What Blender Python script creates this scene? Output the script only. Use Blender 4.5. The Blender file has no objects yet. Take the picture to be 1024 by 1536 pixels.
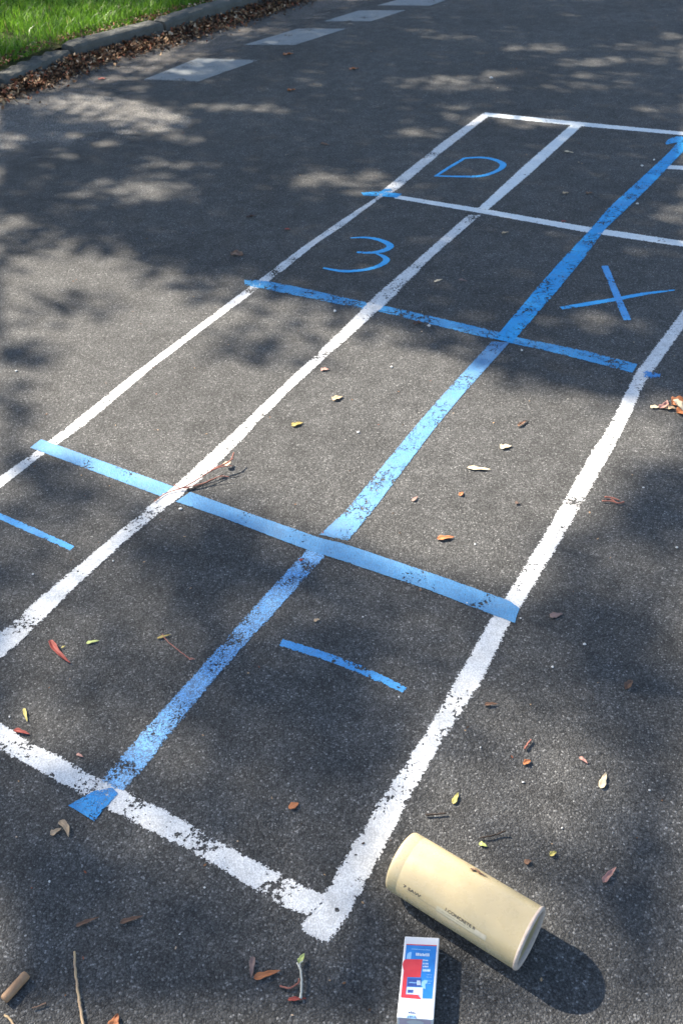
import bpy, bmesh, math, random
import numpy as np
from mathutils import Vector, Matrix
random.seed(7); rng = np.random.default_rng(7)
scene = bpy.context.scene
col = scene.collection
rad = math.radians

# ------------------------------------------------------------------ camera
FPX, PITCH, ROLL, CAMH = 1369.0, rad(39.5), rad(-3.2), 1.5
Fv = Vector((0, math.cos(PITCH), -math.sin(PITCH)))
R0 = Vector((1, 0, 0)); U0 = R0.cross(Fv)
Rv = R0*math.cos(ROLL)+U0*math.sin(ROLL); Uv = -R0*math.sin(ROLL)+U0*math.cos(ROLL)
C0 = Vector((0, 0, CAMH))
cd = bpy.data.cameras.new('camera'); cam = bpy.data.objects.new('camera', cd); col.objects.link(cam)
m = Matrix((Rv, Uv, -Fv)).transposed().to_4x4(); m.translation = C0
cam.matrix_world = m
cd.sensor_fit = 'VERTICAL'; cd.sensor_height = 24.0; cd.lens = 24.0*FPX/1536
cd.clip_start = 0.05; cd.clip_end = 1000
cd.dof.use_dof = True; cd.dof.focus_distance = 1.9; cd.dof.aperture_fstop = 7.0
scene.camera = cam

def ray(x, y):
    return Fv + Rv*((x-512)/FPX) - Uv*((y-768)/FPX)
def g(x, y, z=0.0):                     # place in the world of a point surveyed in the photograph
    d = ray(x, y); return C0 + d*((z-C0.z)/d.z)
def proj_np(P):
    V = P-np.array(C0); F = np.array(Fv); dz = V@F
    dz = np.where(dz < 1e-3, 1e-3, dz)
    return 512+FPX*(V@np.array(Rv))/dz, 768-FPX*(V@np.array(Uv))/dz, (V@F)

# ------------------------------------------------------------------ light
SUN_EL, SUN_AZ = rad(39), rad(-37)      # the way the light travels
sd = Vector((math.cos(SUN_AZ)*math.cos(SUN_EL), math.sin(SUN_AZ)*math.cos(SUN_EL), -math.sin(SUN_EL)))
sl = bpy.data.lights.new('sun', 'SUN'); so = bpy.data.objects.new('sun', sl); col.objects.link(so)
sl.energy = 5.0; sl.angle = rad(0.53); sl.color = (1.0, 0.90, 0.76)
so.rotation_euler = sd.to_track_quat('-Z', 'Y').to_euler(); so.location = (-8, 6, 12)
w = bpy.data.worlds.new('World'); scene.world = w; w.use_nodes = True
nt = w.node_tree; nt.nodes.clear()
sky = nt.nodes.new('ShaderNodeTexSky'); sky.sky_type = 'NISHITA'; sky.sun_disc = False
sky.sun_elevation = SUN_EL; sky.sun_rotation = rad(-53)
bg = nt.nodes.new('ShaderNodeBackground'); bg.inputs[1].default_value = 0.076
wo = nt.nodes.new('ShaderNodeOutputWorld')
nt.links.new(sky.outputs[0], bg.inputs[0]); nt.links.new(bg.outputs[0], wo.inputs[0])
scene.view_settings.view_transform = 'Standard'; scene.view_settings.look = 'None'
scene.view_settings.exposure = 2.06; scene.view_settings.gamma = 1.0

# ------------------------------------------------------------------ node helpers
class NT:
    def __init__(s, name):
        s.m = bpy.data.materials.new(name); s.m.use_nodes = True; s.t = s.m.node_tree; s.t.nodes.clear()
        s.out = s.n('ShaderNodeOutputMaterial'); s.b = s.n('ShaderNodeBsdfPrincipled')
        s.l(s.b.outputs[0], s.out.inputs[0])
        g_ = s.n('ShaderNodeNewGeometry'); s.pos = g_.outputs['Position']
    def n(s, k, **kw):
        x = s.t.nodes.new(k)
        for a, b in kw.items(): setattr(x, a, b)
        return x
    def l(s, a, b): s.t.links.new(a, b)
    def put(s, sock, v):
        if isinstance(v, bpy.types.NodeSocket): s.l(v, sock)
        else: sock.default_value = v
    def math(s, op, a, b=0.0, c=None, clamp=False):
        x = s.n('ShaderNodeMath', operation=op, use_clamp=clamp)
        s.put(x.inputs[0], a); s.put(x.inputs[1], b)
        if c is not None: s.put(x.inputs[2], c)
        return x.outputs[0]
    def noise(s, scale, detail=2, rough=.5, vec=None, dim='3D'):
        x = s.n('ShaderNodeTexNoise', noise_dimensions=dim); s.l(vec or s.pos, x.inputs['Vector'])
        x.inputs['Scale'].default_value = scale; x.inputs['Detail'].default_value = detail; x.inputs['Roughness'].default_value = rough
        return x.outputs['Fac']
    def voro(s, scale, feature='F1', vec=None, rnd=1.0):
        x = s.n('ShaderNodeTexVoronoi', feature=feature); s.l(vec or s.pos, x.inputs['Vector'])
        x.inputs['Scale'].default_value = scale; x.inputs['Randomness'].default_value = rnd
        return x
    def ramp(s, fac, stops, interp='LINEAR'):
        x = s.n('ShaderNodeValToRGB'); x.color_ramp.interpolation = interp; s.l(fac, x.inputs[0])
        e = x.color_ramp.elements
        while len(e) < len(stops): e.new(0.5)
        for i, (p, c) in enumerate(stops):
            e[i].position = p; e[i].color = (c, c, c, 1) if isinstance(c, (int, float)) else (*c, 1)
        return x.outputs[0]
    def mix(s, fac, a, b, mode='MIX'):
        x = s.n('ShaderNodeMix', data_type='RGBA', blend_type=mode)
        s.put(x.inputs[0], fac); s.put(x.inputs[6], a if isinstance(a, bpy.types.NodeSocket) else (*a, 1))
        s.put(x.inputs[7], b if isinstance(b, bpy.types.NodeSocket) else (*b, 1))
        return x.outputs[2]
    def maprange(s, v, a, b, c=0.0, d=1.0, smooth=False):
        x = s.n('ShaderNodeMapRange', interpolation_type='SMOOTHSTEP' if smooth else 'LINEAR')
        s.put(x.inputs[0], v)
        for i, q in enumerate((a, b, c, d)): s.put(x.inputs[i+1], q)
        return x.outputs[0]
    def sep(s, v):
        x = s.n('ShaderNodeSeparateXYZ'); s.l(v, x.inputs[0]); return x.outputs
    def uv(s):
        x = s.n('ShaderNodeUVMap'); x.uv_map = 'UVMap'; return x.outputs[0]
    def bump(s, h, strength, dist):
        x = s.n('ShaderNodeBump'); x.inputs['Strength'].default_value = strength; x.inputs['Distance'].default_value = dist
        s.l(h, x.inputs['Height']); s.l(x.outputs[0], s.b.inputs['Normal'])
    def set(s, color=None, rough=None, spec=None, alpha=None, **kw):
        if color is not None: s.put(s.b.inputs['Base Color'], color if isinstance(color, bpy.types.NodeSocket) else (*color, 1))
        if rough is not None: s.put(s.b.inputs['Roughness'], rough)
        if spec is not None: s.put(s.b.inputs['Specular IOR Level'], spec)
        if alpha is not None: s.put(s.b.inputs['Alpha'], alpha)
        for k, v in kw.items(): s.put(s.b.inputs[k.replace('_', ' ')], v)
        return s.m

def stones(T):
    """height of the chippings in the asphalt, and their tone"""
    wv = T.n('ShaderNodeVectorMath', operation='ADD')
    nz = T.n('ShaderNodeTexNoise'); T.l(T.pos, nz.inputs['Vector']); nz.inputs['Scale'].default_value = 90
    sc = T.n('ShaderNodeVectorMath', operation='SCALE'); T.l(nz.outputs['Color'], sc.inputs[0]); sc.inputs['Scale'].default_value = 0.004
    T.l(T.pos, wv.inputs[0]); T.l(sc.outputs[0], wv.inputs[1]); v = wv.outputs[0]
    a = T.voro(300, vec=v); b = T.voro(680, vec=v)
    h1 = T.maprange(a.outputs['Distance'], 0.05, 0.75, 1, 0, True)
    h2 = T.maprange(b.outputs['Distance'], 0.05, 0.75, 1, 0, True)
    n = T.noise(85, 5, .72)
    h = T.math('ADD', T.math('MULTIPLY', h1, .55), T.math('ADD', T.math('MULTIPLY', h2, .3), T.math('MULTIPLY', n, 1.1)))
    return h, a, b, v

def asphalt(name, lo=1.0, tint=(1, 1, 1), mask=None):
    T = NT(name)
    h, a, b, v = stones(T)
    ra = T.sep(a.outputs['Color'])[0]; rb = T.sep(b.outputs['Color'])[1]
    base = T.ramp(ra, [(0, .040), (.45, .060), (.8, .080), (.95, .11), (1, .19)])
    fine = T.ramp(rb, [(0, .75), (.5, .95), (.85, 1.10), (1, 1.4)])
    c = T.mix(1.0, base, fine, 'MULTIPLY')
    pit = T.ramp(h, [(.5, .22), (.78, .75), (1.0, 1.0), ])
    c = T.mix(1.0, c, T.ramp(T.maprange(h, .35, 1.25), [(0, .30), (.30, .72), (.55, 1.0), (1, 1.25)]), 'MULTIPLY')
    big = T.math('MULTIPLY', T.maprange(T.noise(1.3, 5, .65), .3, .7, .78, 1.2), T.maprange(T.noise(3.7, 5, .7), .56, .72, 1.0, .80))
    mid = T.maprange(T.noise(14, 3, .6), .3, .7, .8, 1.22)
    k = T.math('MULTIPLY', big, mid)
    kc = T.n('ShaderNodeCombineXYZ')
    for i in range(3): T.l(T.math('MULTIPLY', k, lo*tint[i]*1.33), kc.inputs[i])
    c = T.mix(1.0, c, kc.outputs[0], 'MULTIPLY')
    # scattered pale chippings of several sizes
    for sc_, r0, pr, colr in ((34, .07, .90, (.27, .265, .25)), (90, .15, .93, (.22, .215, .205)), (17, .075, .84, (.13, .132, .134)), (22, .045, .9, (.42, .42, .40))):
        q = T.voro(sc_, vec=v); rr = T.sep(q.outputs['Color'])
        m1 = T.math('LESS_THAN', q.outputs['Distance'], T.math('MULTIPLY', rr[2], r0*1.6))
        m2 = T.math('GREATER_THAN', rr[1], pr)
        c = T.mix(T.math('MULTIPLY', T.math('MULTIPLY', m1, m2), .85), c, colr)
    alpha = None
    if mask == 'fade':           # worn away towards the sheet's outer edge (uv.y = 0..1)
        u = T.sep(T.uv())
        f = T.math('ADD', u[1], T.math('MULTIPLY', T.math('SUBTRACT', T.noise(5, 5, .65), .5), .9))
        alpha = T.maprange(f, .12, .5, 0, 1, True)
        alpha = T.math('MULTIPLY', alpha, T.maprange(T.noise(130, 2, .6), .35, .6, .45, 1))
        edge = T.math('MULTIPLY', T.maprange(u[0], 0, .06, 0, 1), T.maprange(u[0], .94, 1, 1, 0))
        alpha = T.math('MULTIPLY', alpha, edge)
    T.bump(h, .85, .0026)
    return T.set(c, .88, .22, alpha)

def paint(name, color, color2, wear=.5, ragged=.25, bumpk=.55, crack=0.0, rough=.7, streak=0.0, holes=70, chips=0, thin=.32, wrinkle=0):
    """paint rubbed off the high chippings; uv.x metres along, uv.y -1..1 across"""
    T = NT(name)
    h, a, b, v = stones(T)
    u = T.sep(T.uv()); e = T.math('SUBTRACT', 1.0, T.math('ABSOLUTE', u[1]))
    eu = T.n('ShaderNodeUVMap'); eu.uv_map = 'Ends'; e = T.math('MINIMUM', e, T.sep(eu.outputs[0])[0])
    n1 = T.noise(holes, 4, .65); n2 = T.noise(9, 3, .55); n3 = T.noise(300, 2, .6); n4 = T.noise(60, 4, .7)
    # ragged outline
    edge = T.math('ADD', T.math('MULTIPLY', T.math('SUBTRACT', n4, .5), 1.5), T.math('MULTIPLY', T.math('SUBTRACT', T.noise(170, 3, .65), .5), 1.7))
    ed = T.math('GREATER_THAN', T.math('SUBTRACT', e, .42*ragged), T.math('MULTIPLY', edge, ragged))
    # rubbed-off spots
    s = T.math('ADD', T.math('MULTIPLY', n1, .55), T.math('MULTIPLY', n2, .55))
    s = T.math('ADD', s, T.math('MULTIPLY', n3, .16))
    s = T.math('SUBTRACT', s, T.math('MULTIPLY', T.maprange(e, 0, .35, 1, 0), .05*ragged*4))
    if streak:                   # wear gathers in bands across the line
        cv = T.n('ShaderNodeCombineXYZ'); T.l(T.math('MULTIPLY', u[0], 26), cv.inputs[0]); T.l(T.math('MULTIPLY', u[1], .9), cv.inputs[1])
        s = T.math('SUBTRACT', s, T.math('MULTIPLY', T.math('SUBTRACT', T.noise(1, 3, .6, cv.outputs[0]), .45), streak))
    thr = .40 + .16*wear
    hole = T.math('GREATER_THAN', s, thr)
    al = T.math('MULTIPLY', ed, hole)
    if chips:                    # flakes lost whole, leaving rounded bare spots
        for sc_, r0, pr in ((27, .11, .80), (60, .19, .76)):
            q = T.voro(sc_, vec=v); rr = T.sep(q.outputs['Color'])
            d_ = T.math('ADD', q.outputs['Distance'], T.math('MULTIPLY', T.math('SUBTRACT', T.noise(70, 4, .7), .5), .55))
            al = T.math('MULTIPLY', al, T.math('SUBTRACT', 1.0, T.math('MULTIPLY', T.math('LESS_THAN', d_, T.math('MULTIPLY', rr[2], r0*1.5)), T.math('GREATER_THAN', rr[1], pr))))
    if crack:
        cv = T.n('ShaderNodeCombineXYZ'); T.l(T.math('MULTIPLY', u[0], 30), cv.inputs[0]); T.l(T.math('MULTIPLY', u[1], 1.1), cv.inputs[1])
        nz = T.noise(1.0, 3, .6, cv.outputs[0])
        ln = T.math('ABSOLUTE', T.math('SUBTRACT', nz, .5))
        cr = T.math('GREATER_THAN', ln, T.math('MULTIPLY', T.maprange(T.noise(11, 2), .42, .62), crack*.02))
        al = T.math('MULTIPLY', al, cr)
    c = T.mix(T.maprange(T.noise(24, 4, .65), .35, .68), color, color2)
    c = T.mix(T.maprange(n3, .3, .75, 0, .35), c, tuple(q*.72 for q in color))
    grime = T.maprange(T.noise(7, 5, .7), .5, .75, 0, .22)
    c = T.mix(grime, c, (.2, .2, .2))
    low = T.math('ADD', h, T.math('MULTIPLY', T.math('SUBTRACT', n4, .5), .5))
    c = T.mix(T.maprange(low, .62, .98, thin, 0), c, (.09, .09, .09))
    hh = h
    if wrinkle:
        cv = T.n('ShaderNodeCombineXYZ'); T.l(T.math('MULTIPLY', u[0], 40), cv.inputs[0]); T.l(T.math('MULTIPLY', u[1], 1.3), cv.inputs[1])
        hh = T.math('ADD', h, T.math('MULTIPLY', T.noise(1.0, 4, .6, cv.outputs[0]), wrinkle))
    T.bump(hh, bumpk, .0022)
    return T.set(c, rough, .3, al)

def simple(name, color, color2=None, scale=40, rough=.6, spec=.35, bumpk=0.0, bscale=None, alpha=None, **kw):
    T = NT(name)
    tc = T.n('ShaderNodeTexCoord').outputs['Object']
    n = T.noise(scale, 4, .65, tc)
    c = T.mix(T.maprange(n, .32, .68), color, color2 or tuple(q*.6 for q in color))
    if bumpk: T.bump(T.noise(bscale or scale*2, 4, .65, tc), bumpk, .002)
    return T.set(c, rough, spec, alpha, **kw)

# ------------------------------------------------------------------ object helpers
def tag(o, label=None, cat=None, group=None, kind=None):
    if label: o['label'] = label
    if cat: o['category'] = cat
    if group: o['group'] = group
    if kind: o['kind'] = kind
    return o
def mesh_obj(name, V, Fc, mat, parent=None, smooth=True, origin=None, uvs=None, mats=None, midx=None, uv2=None):
    me = bpy.data.meshes.new(name)
    o0 = Vector(origin) if origin is not None else Vector((0, 0, 0))
    me.from_pydata([tuple(Vector(v)-o0) for v in V], [], [tuple(f) for f in Fc])
    if uvs is not None:
        ul = me.uv_layers.new(name='UVMap')
        for lp in me.loops: ul.data[lp.index].uv = uvs[lp.vertex_index]
    if uv2 is not None:
        ul = me.uv_layers.new(name='Ends')
        for lp in me.loops: ul.data[lp.index].uv = uv2[lp.vertex_index]
    for mm in (mats or [mat]): me.materials.append(mm)
    if midx is not None: me.polygons.foreach_set('material_index', midx)
    if smooth: me.polygons.foreach_set('use_smooth', [True]*len(me.polygons))
    me.update()
    o = bpy.data.objects.new(name, me); col.objects.link(o); o.location = o0
    if parent: o.parent = parent; o.location = o0-parent.location
    return o
def empty(name, loc):
    o = bpy.data.objects.new(name, None); col.objects.link(o); o.location = loc; o.empty_display_size = .05; return o

def resample(P, n):
    P = [Vector(p) for p in P]; d = [0]
    for i in range(1, len(P)): d.append(d[-1]+(P[i]-P[i-1]).length)
    out = []
    for k in range(n):
        t = d[-1]*k/(n-1); i = 0
        while i < len(P)-2 and d[i+1] < t: i += 1
        out.append(P[i].lerp(P[i+1], (t-d[i])/max(1e-9, d[i+1]-d[i])))
    return out, d[-1]
def ribbon(name, L, R, mat, z, label, cat='painted line', group=None, widen=.0, pre=None, post=None, n=None):
    """a flat strip between two surveyed edges; pre/post: metres carried on beyond the first/last point"""
    Lw = [g(*p) for p in L]; Rw = [g(*p) for p in R]
    if post:
        for W in (Lw, Rw): d = (Lw[-1]-Lw[0]).normalized(); W.append(W[-1]+d*post)
    if pre:
        for W in (Lw, Rw): d = (Lw[0]-Lw[-1]).normalized(); W.insert(0, W[0]+d*pre)
    ln = (Lw[0]-Lw[-1]).length; n = n or max(6, int(ln/.03))
    A, la = resample(Lw, n); B, lb = resample(Rw, n)
    V, Fc, uv, u2 = [], [], [], []
    for i in range(n):
        d = (B[i]-A[i]); a = A[i]-d*widen; b = B[i]+d*widen
        for j in range(5):
            p = a.lerp(b, j/4); V.append((p.x, p.y, z*.5)); uv.append((la*i/(n-1), -1+j/2)); hw = max(.004, d.length/2)
            u2.append((min(i, n-1-i)/(n-1)*la/hw, 0))
    for i in range(n-1):
        for j in range(4):
            k = i*5+j; Fc.append((k, k+1, k+6, k+5))
    c = sum(A, Vector())/n; c.z = 0
    o = mesh_obj(name, V, Fc, mat, origin=c, uvs=uv, uv2=u2)
    if o.data.polygons[0].normal.z < 0: o.data.flip_normals()
    return tag(o, label, cat, group)
def stroke(name, pts, widths, mat, z, parent=None, origin=None, step=.01):
    """pen stroke: surveyed centre line with half-widths in metres"""
    W = [g(*p) for p in pts]
    # Catmull-Rom
    P, H = [], []
    for i in range(len(W)-1):
        a, b, c, d = W[max(i-1, 0)], W[i], W[i+1], W[min(i+2, len(W)-1)]
        for k in range(8):
            t = k/8
            P.append(.5*((2*b)+(c-a)*t+(2*a-5*b+4*c-d)*t*t+(3*b-a-3*c+d)*t**3)); H.append(widths[i]*(1-t)+widths[i+1]*t)
    P.append(W[-1]); H.append(widths[-1])
    V, Fc, uv, s = [], [], [], 0
    for i, p in enumerate(P):
        d = (P[min(i+1, len(P)-1)]-P[max(i-1, 0)]).normalized(); nrm = Vector((-d.y, d.x, 0))
        if i: s += (p-P[i-1]).length
        for j in range(5):
            q = p+nrm*H[i]*(1-j/2); V.append((q.x, q.y, z*.5)); uv.append((s, 1-j/2))
    for i in range(len(P)-1):
        for j in range(4):
            k = i*5+j; Fc.append((k, k+5, k+6, k+1))
    if origin is None: origin = sum(W, Vector())/len(W); origin.z = 0
    u2 = [(min(q[0], s-q[0])/.012, 0) for q in uv]
    o = mesh_obj(name, V, Fc, mat, parent, origin=origin, uvs=uv, uv2=u2)
    if o.data.polygons[0].normal.z < 0: o.data.flip_normals()
    return o

# ------------------------------------------------------------------ materials
M = {}
M['road'] = asphalt('asphalt', .86, (1.0, 1.0, .985))
M['patch'] = asphalt('asphalt_pale_sunlit', 2.0, (1.03, 1.0, .95), 'fade')  # pale asphalt, lightened further to paint in the sunlit zone
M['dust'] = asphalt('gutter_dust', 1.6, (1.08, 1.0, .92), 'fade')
W1, W2 = (.76, .77, .77), (.62, .62, .61)
M['white'] = paint('white_paint', W1, W2, wear=.93, ragged=.44, holes=120, chips=1)
M['white_near'] = paint('white_paint_near', W1, W2, wear=.95, ragged=.48, holes=95, chips=1)
M['white_far'] = paint('white_paint_far', (.74, .79, .80), (.68, .72, .73), wear=.62, ragged=.34, thin=.2)
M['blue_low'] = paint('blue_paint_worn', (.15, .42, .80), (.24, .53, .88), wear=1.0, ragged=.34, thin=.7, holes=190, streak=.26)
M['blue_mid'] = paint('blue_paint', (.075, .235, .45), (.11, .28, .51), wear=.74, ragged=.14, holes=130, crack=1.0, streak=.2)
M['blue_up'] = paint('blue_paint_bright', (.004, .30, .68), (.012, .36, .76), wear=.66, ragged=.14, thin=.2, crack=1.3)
M['tape'] = paint('blue_tape', (.075, .265, .51), (.105, .31, .56), wear=.70, ragged=.10, bumpk=.6, rough=.55, holes=140, thin=.3, wrinkle=1.5)
M['tape2'] = paint('blue_tape_cracked', (.035, .31, .64), (.07, .37, .70), wear=.84, ragged=.22, thin=.35, wrinkle=1.5, crack=1.8, holes=110, streak=.2)
M['letter'] = paint('blue_marker', (.02, .40, .84), (.05, .46, .88), wear=.6, ragged=.3, thin=.25)
M['letter2'] = paint('blue_marker_pale', (.05, .34, .74), (.10, .41, .82), wear=1.02, ragged=.45)
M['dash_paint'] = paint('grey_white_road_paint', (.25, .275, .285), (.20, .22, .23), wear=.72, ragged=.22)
M['blue_solid'] = paint('blue_patch_paint', (.01, .22, .58), (.03, .30, .66), wear=-.2, ragged=.05, crack=.7)

# ------------------------------------------------------------------ ground
def sheet(name, x0, x1, y0, y1, z, mat, n=2):
    V = [(x0+(x1-x0)*i/(n-1), y0+(y1-y0)*j/(n-1), z) for j in range(n) for i in range(n)]
    Fc = [(j*n+i, j*n+i+1, (j+1)*n+i+1, (j+1)*n+i) for j in range(n-1) for i in range(n-1)]
    return mesh_obj(name, V, Fc, mat, smooth=False)
road = tag(sheet('road', -150, 150, -150, 150, 0, M['road']), 'dark grey worn asphalt road surface', None, kind='structure')

# kerb line (foot of its face), surveyed, then carried on straight at both ends
KB = [g(*p) for p in ((-40, 150), (12, 136), (60, 116), (114, 93), (180, 75), (252, 56), (300, 40), (345, 27), (385, 14), (430, 0))]
d0 = (KB[0]-KB[1]).normalized(); d1 = (KB[-1]-KB[-3]).normalized()
KBX = [KB[0]+d0*30, KB[0]+d0*3]+KB+[KB[-1]+d1*1.0, KB[-1]+d1*3.0, KB[-1]+d1*40]
def left_n(i, P):
    d = (P[min(i+1, len(P)-1)]-P[max(i-1, 0)]).normalized(); return Vector((-d.y, d.x, 0))
KW, KH = .15, .105
# lawn behind the kerb
T = NT('lawn_soil'); c = T.mix(T.maprange(T.noise(18, 5, .7), .3, .7), (.035, .055, .014), (.06, .05, .03)); T.bump(T.noise(60, 4), .6, .02)
M['lawn'] = T.set(c, .95, .1)
V, Fc = [], []
for i, p in enumerate(KBX):
    nn = left_n(i, KBX); a = p+nn*(KW-.01)
    V += [(a.x, a.y, KH-.03), (p.x-60 if i < len(KBX) else 0, p.y+60, KH+.02)]
for i in range(len(KBX)-1): k = i*2; Fc.append((k, k+2, k+3, k+1))
lawn = mesh_obj('lawn', V, Fc, M['lawn'], smooth=False)
if lawn.data.polygons[3].normal.z < 0: lawn.data.flip_normals()
tag(lawn, 'soil and turf of the verge behind the kerb', kind='structure')

# kerb stones
T = NT('kerb_concrete')
c = T.mix(T.maprange(T.noise(9, 5, .7), .3, .7), (.065, .067, .060), (.125, .127, .115))
c = T.mix(T.maprange(T.noise(120, 3, .7), .4, .7, 0, .6), c, (.12, .12, .115))
T.bump(T.math('ADD', T.noise(60, 5, .7), T.math('MULTIPLY', T.noise(14, 3), 1.2)), .7, .01)
M['kerb'] = T.set(c, .9, .2)
kpts, klen = resample(KBX[1:-1], 700)
def kerb_stone(s0, s1, h, rough, label):
    n = max(4, int((s1-s0)*28)); V, Fc = [], []
    prof = [(0, -.05), (0.004, h-.022), (.012, h-.006), (.028, h), (KW-.02, h+.002), (KW-.004, h-.008), (KW, -.05)]
    for i in range(n+1):
        s = s0+(s1-s0)*i/n; q = s/klen*(len(kpts)-1); k = min(int(q), len(kpts)-2)
        p = kpts[k].lerp(kpts[k+1], q-k); d = (kpts[min(k+3, len(kpts)-1)]-kpts[max(k-3, 0)]).normalized(); nn = Vector((-d.y, d.x, 0))
        endk = min(i, n-i); dr = .012 if endk == 0 else 0
        for (a, b) in prof:
            r = rough*random.uniform(-1, 1)
            x = p+nn*(a+r+dr*(1 if a < KW/2 else -1)); V.append((x.x, x.y, b+(r if b > 0 else 0)-dr*(b > 0)))
    m_ = len(prof)
    for i in range(n):
        for j in range(m_-1): k = i*m_+j; Fc.append((k, k+m_, k+m_+1, k+1))
    Fc.append(tuple(range(m_))); Fc.append(tuple(range(n*m_, n*m_+m_))[::-1])
    o = mesh_obj('kerb', V, Fc, M['kerb'], smooth=False, origin=kpts[int((s0+s1)/2/klen*(len(kpts)-1))])
    tag(o, label, kind='structure'); return o
def s_at(p):
    P = g(*p); best = min(range(len(kpts)), key=lambda i: (kpts[i]-P).length); return best/(len(kpts)-1)*klen
sa, sb, sc_, sd_ = s_at((12, 136)), s_at((70, 112)), s_at((114, 93)), s_at((252, 56))
kerb_stone(0, sa-.02, .06, .004, 'sunken grey kerb stone at the left edge of the picture')
kerb_stone(sa+.01, sc_-.012, .078, .007, 'short broken kerb stone with crumbled rounded edges')
kerb_stone(sc_+.012, sd_-.012, KH, .0015, 'clean long kerb stone catching the sun on its top')
kerb_stone(sd_+.014, sd_+1.9, KH+.004, .002, 'dark grey kerb stone in shade beyond the clean one')
kerb_stone(sd_+1.93, klen, KH, .002, 'farthest kerb stone leaving the picture at the top')

# pale road patch and gutter dust
def fade_sheet(name, inner, outer, z, mat, label, n=60):
    A, _ = resample([g(*p) if len(p) == 2 else Vector(p) for p in inner], n); B, _ = resample([g(*p) if len(p) == 2 else Vector(p) for p in outer], n)
    V, Fc, uv = [], [], []
    for i in range(n):
        for j in range(7):
            p = A[i].lerp(B[i], j/6); V.append((p.x, p.y, z)); uv.append((i/(n-1), 1-j/6))
    for i in range(n-1):
        for j in range(6): k = i*7+j; Fc.append((k, k+1, k+8, k+7))
    o = mesh_obj(name, V, Fc, mat, uvs=uv)
    if o.data.polygons[0].normal.z < 0: o.data.flip_normals()
    return tag(o, label, kind='structure')
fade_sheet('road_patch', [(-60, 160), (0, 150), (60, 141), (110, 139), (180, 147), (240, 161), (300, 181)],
           [(-60, 300), (0, 290), (60, 275), (110, 260), (180, 250), (240, 225), (290, 196)], .0006, M['patch'], 'paler older asphalt with a curved edge, sunlit tone painted in')
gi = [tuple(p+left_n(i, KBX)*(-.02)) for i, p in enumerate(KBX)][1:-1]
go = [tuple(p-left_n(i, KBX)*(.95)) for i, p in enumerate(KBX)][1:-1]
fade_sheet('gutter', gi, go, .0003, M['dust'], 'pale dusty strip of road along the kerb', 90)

# ------------------------------------------------------------------ far road dashes
def poly(name, pts, z, mat, label, cat, group=None):
    W = [g(*p) for p in pts]
    a = [W[0].lerp(W[3], i/20) for i in range(21)]; b = [W[1].lerp(W[2], i/20) for i in range(21)]
    V, Fc, uv = [], [], []
    for i in range(21):
        for j in range(5): p = a[i].lerp(b[i], j/4); V.append((p.x, p.y, z)); uv.append((i*.03, -1+j/2))
    for i in range(20):
        for j in range(4): k = i*5+j; Fc.append((k, k+1, k+6, k+5))
    c = sum(W, Vector())/4; c.z = 0
    o = mesh_obj(name, V, Fc, mat, origin=c, uvs=uv, uv2=[(1, 0)]*len(V))
    if o.data.polygons[0].normal.z < 0: o.data.flip_normals()
    return tag(o, label, cat, group)
DG = 'pale dashes painted across the road'
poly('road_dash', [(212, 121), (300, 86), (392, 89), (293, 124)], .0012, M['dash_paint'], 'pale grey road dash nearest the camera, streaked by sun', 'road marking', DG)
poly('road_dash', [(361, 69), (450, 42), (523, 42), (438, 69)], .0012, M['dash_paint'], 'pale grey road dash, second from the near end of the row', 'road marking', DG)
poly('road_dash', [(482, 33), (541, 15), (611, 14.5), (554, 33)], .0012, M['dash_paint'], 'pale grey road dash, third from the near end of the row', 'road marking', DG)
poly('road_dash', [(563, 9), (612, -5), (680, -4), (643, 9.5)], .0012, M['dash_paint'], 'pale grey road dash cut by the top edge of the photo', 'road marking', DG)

# ------------------------------------------------------------------ the painted grid
WL = 'white lines of the painted grid'
ribbon('white_line', [(443, 1393), (487, 1343), (512, 1293), (571, 1197), (637, 1099), (679, 1024), (737, 925), (757, 895), (822, 790), (882, 684), (912, 640), (952, 559), (1024, 464)],
       [(489, 1423), (524, 1374), (570, 1286), (614, 1199), (673, 1099), (722, 1024), (770, 925), (786, 903), (845, 805), (893, 720), (930, 655), (969, 572), (1024, 494)],
       M['white_near'], .0010, 'thick worn white line along the right side of the grid', group=WL, widen=.08, post=1.42)
ribbon('white_line', [(0, 950), (75, 885), (140, 830), (230, 755), (265, 727), (310, 685), (357, 642), (430, 573), (512, 496), (557, 449), (632, 384), (702, 322)],
       [(0, 990), (55, 940), (120, 875), (185, 815), (265, 750), (320, 705), (382, 640), (440, 581), (512, 516), (587, 449), (650, 384), (722, 322)],
       M['white'], .0030, 'long inner white line crossed by the blue tape strips', group=WL, widen=.11, pre=.53)
ribbon('white_line', [(716, 313), (787, 247), (857, 186)], [(731, 315), (793, 262), (873, 188)], M['white_far'], .0010,
       'short inner white line between the empty box and the letter D box', group=WL, widen=.08)
ribbon('white_line', [(0, 715), (50, 680), (102, 640), (200, 561), (300, 486), (370, 433), (400, 411), (450, 373), (512, 330), (567, 294), (577, 282), (662, 214), (724, 170)],
       [(0, 733), (65, 682), (125, 640), (230, 551), (320, 483), (395, 428), (425, 406), (475, 365), (512, 341), (572, 296), (594, 286), (662, 229), (737, 171)],
       M['white'], .0012, 'white line along the left side of the grid', group=WL, widen=.11, pre=.85)
ribbon('white_line', [(724, 168), (862, 182), (1024, 197.5)], [(728, 175), (862, 189), (1024, 203.5)], M['white_far'], .0014,
       'thin white line closing the far end of the grid', group=WL, widen=.0, post=.75)
ribbon('white_line', [(592, 292), (740, 315.5), (882, 340), (1024, 361)], [(590, 298), (740, 324), (882, 350), (1024, 371)], M['white_far'], .0018,
       'thin white cross line between the letter D and the number 3', group=WL, widen=.0, post=.52)
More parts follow.
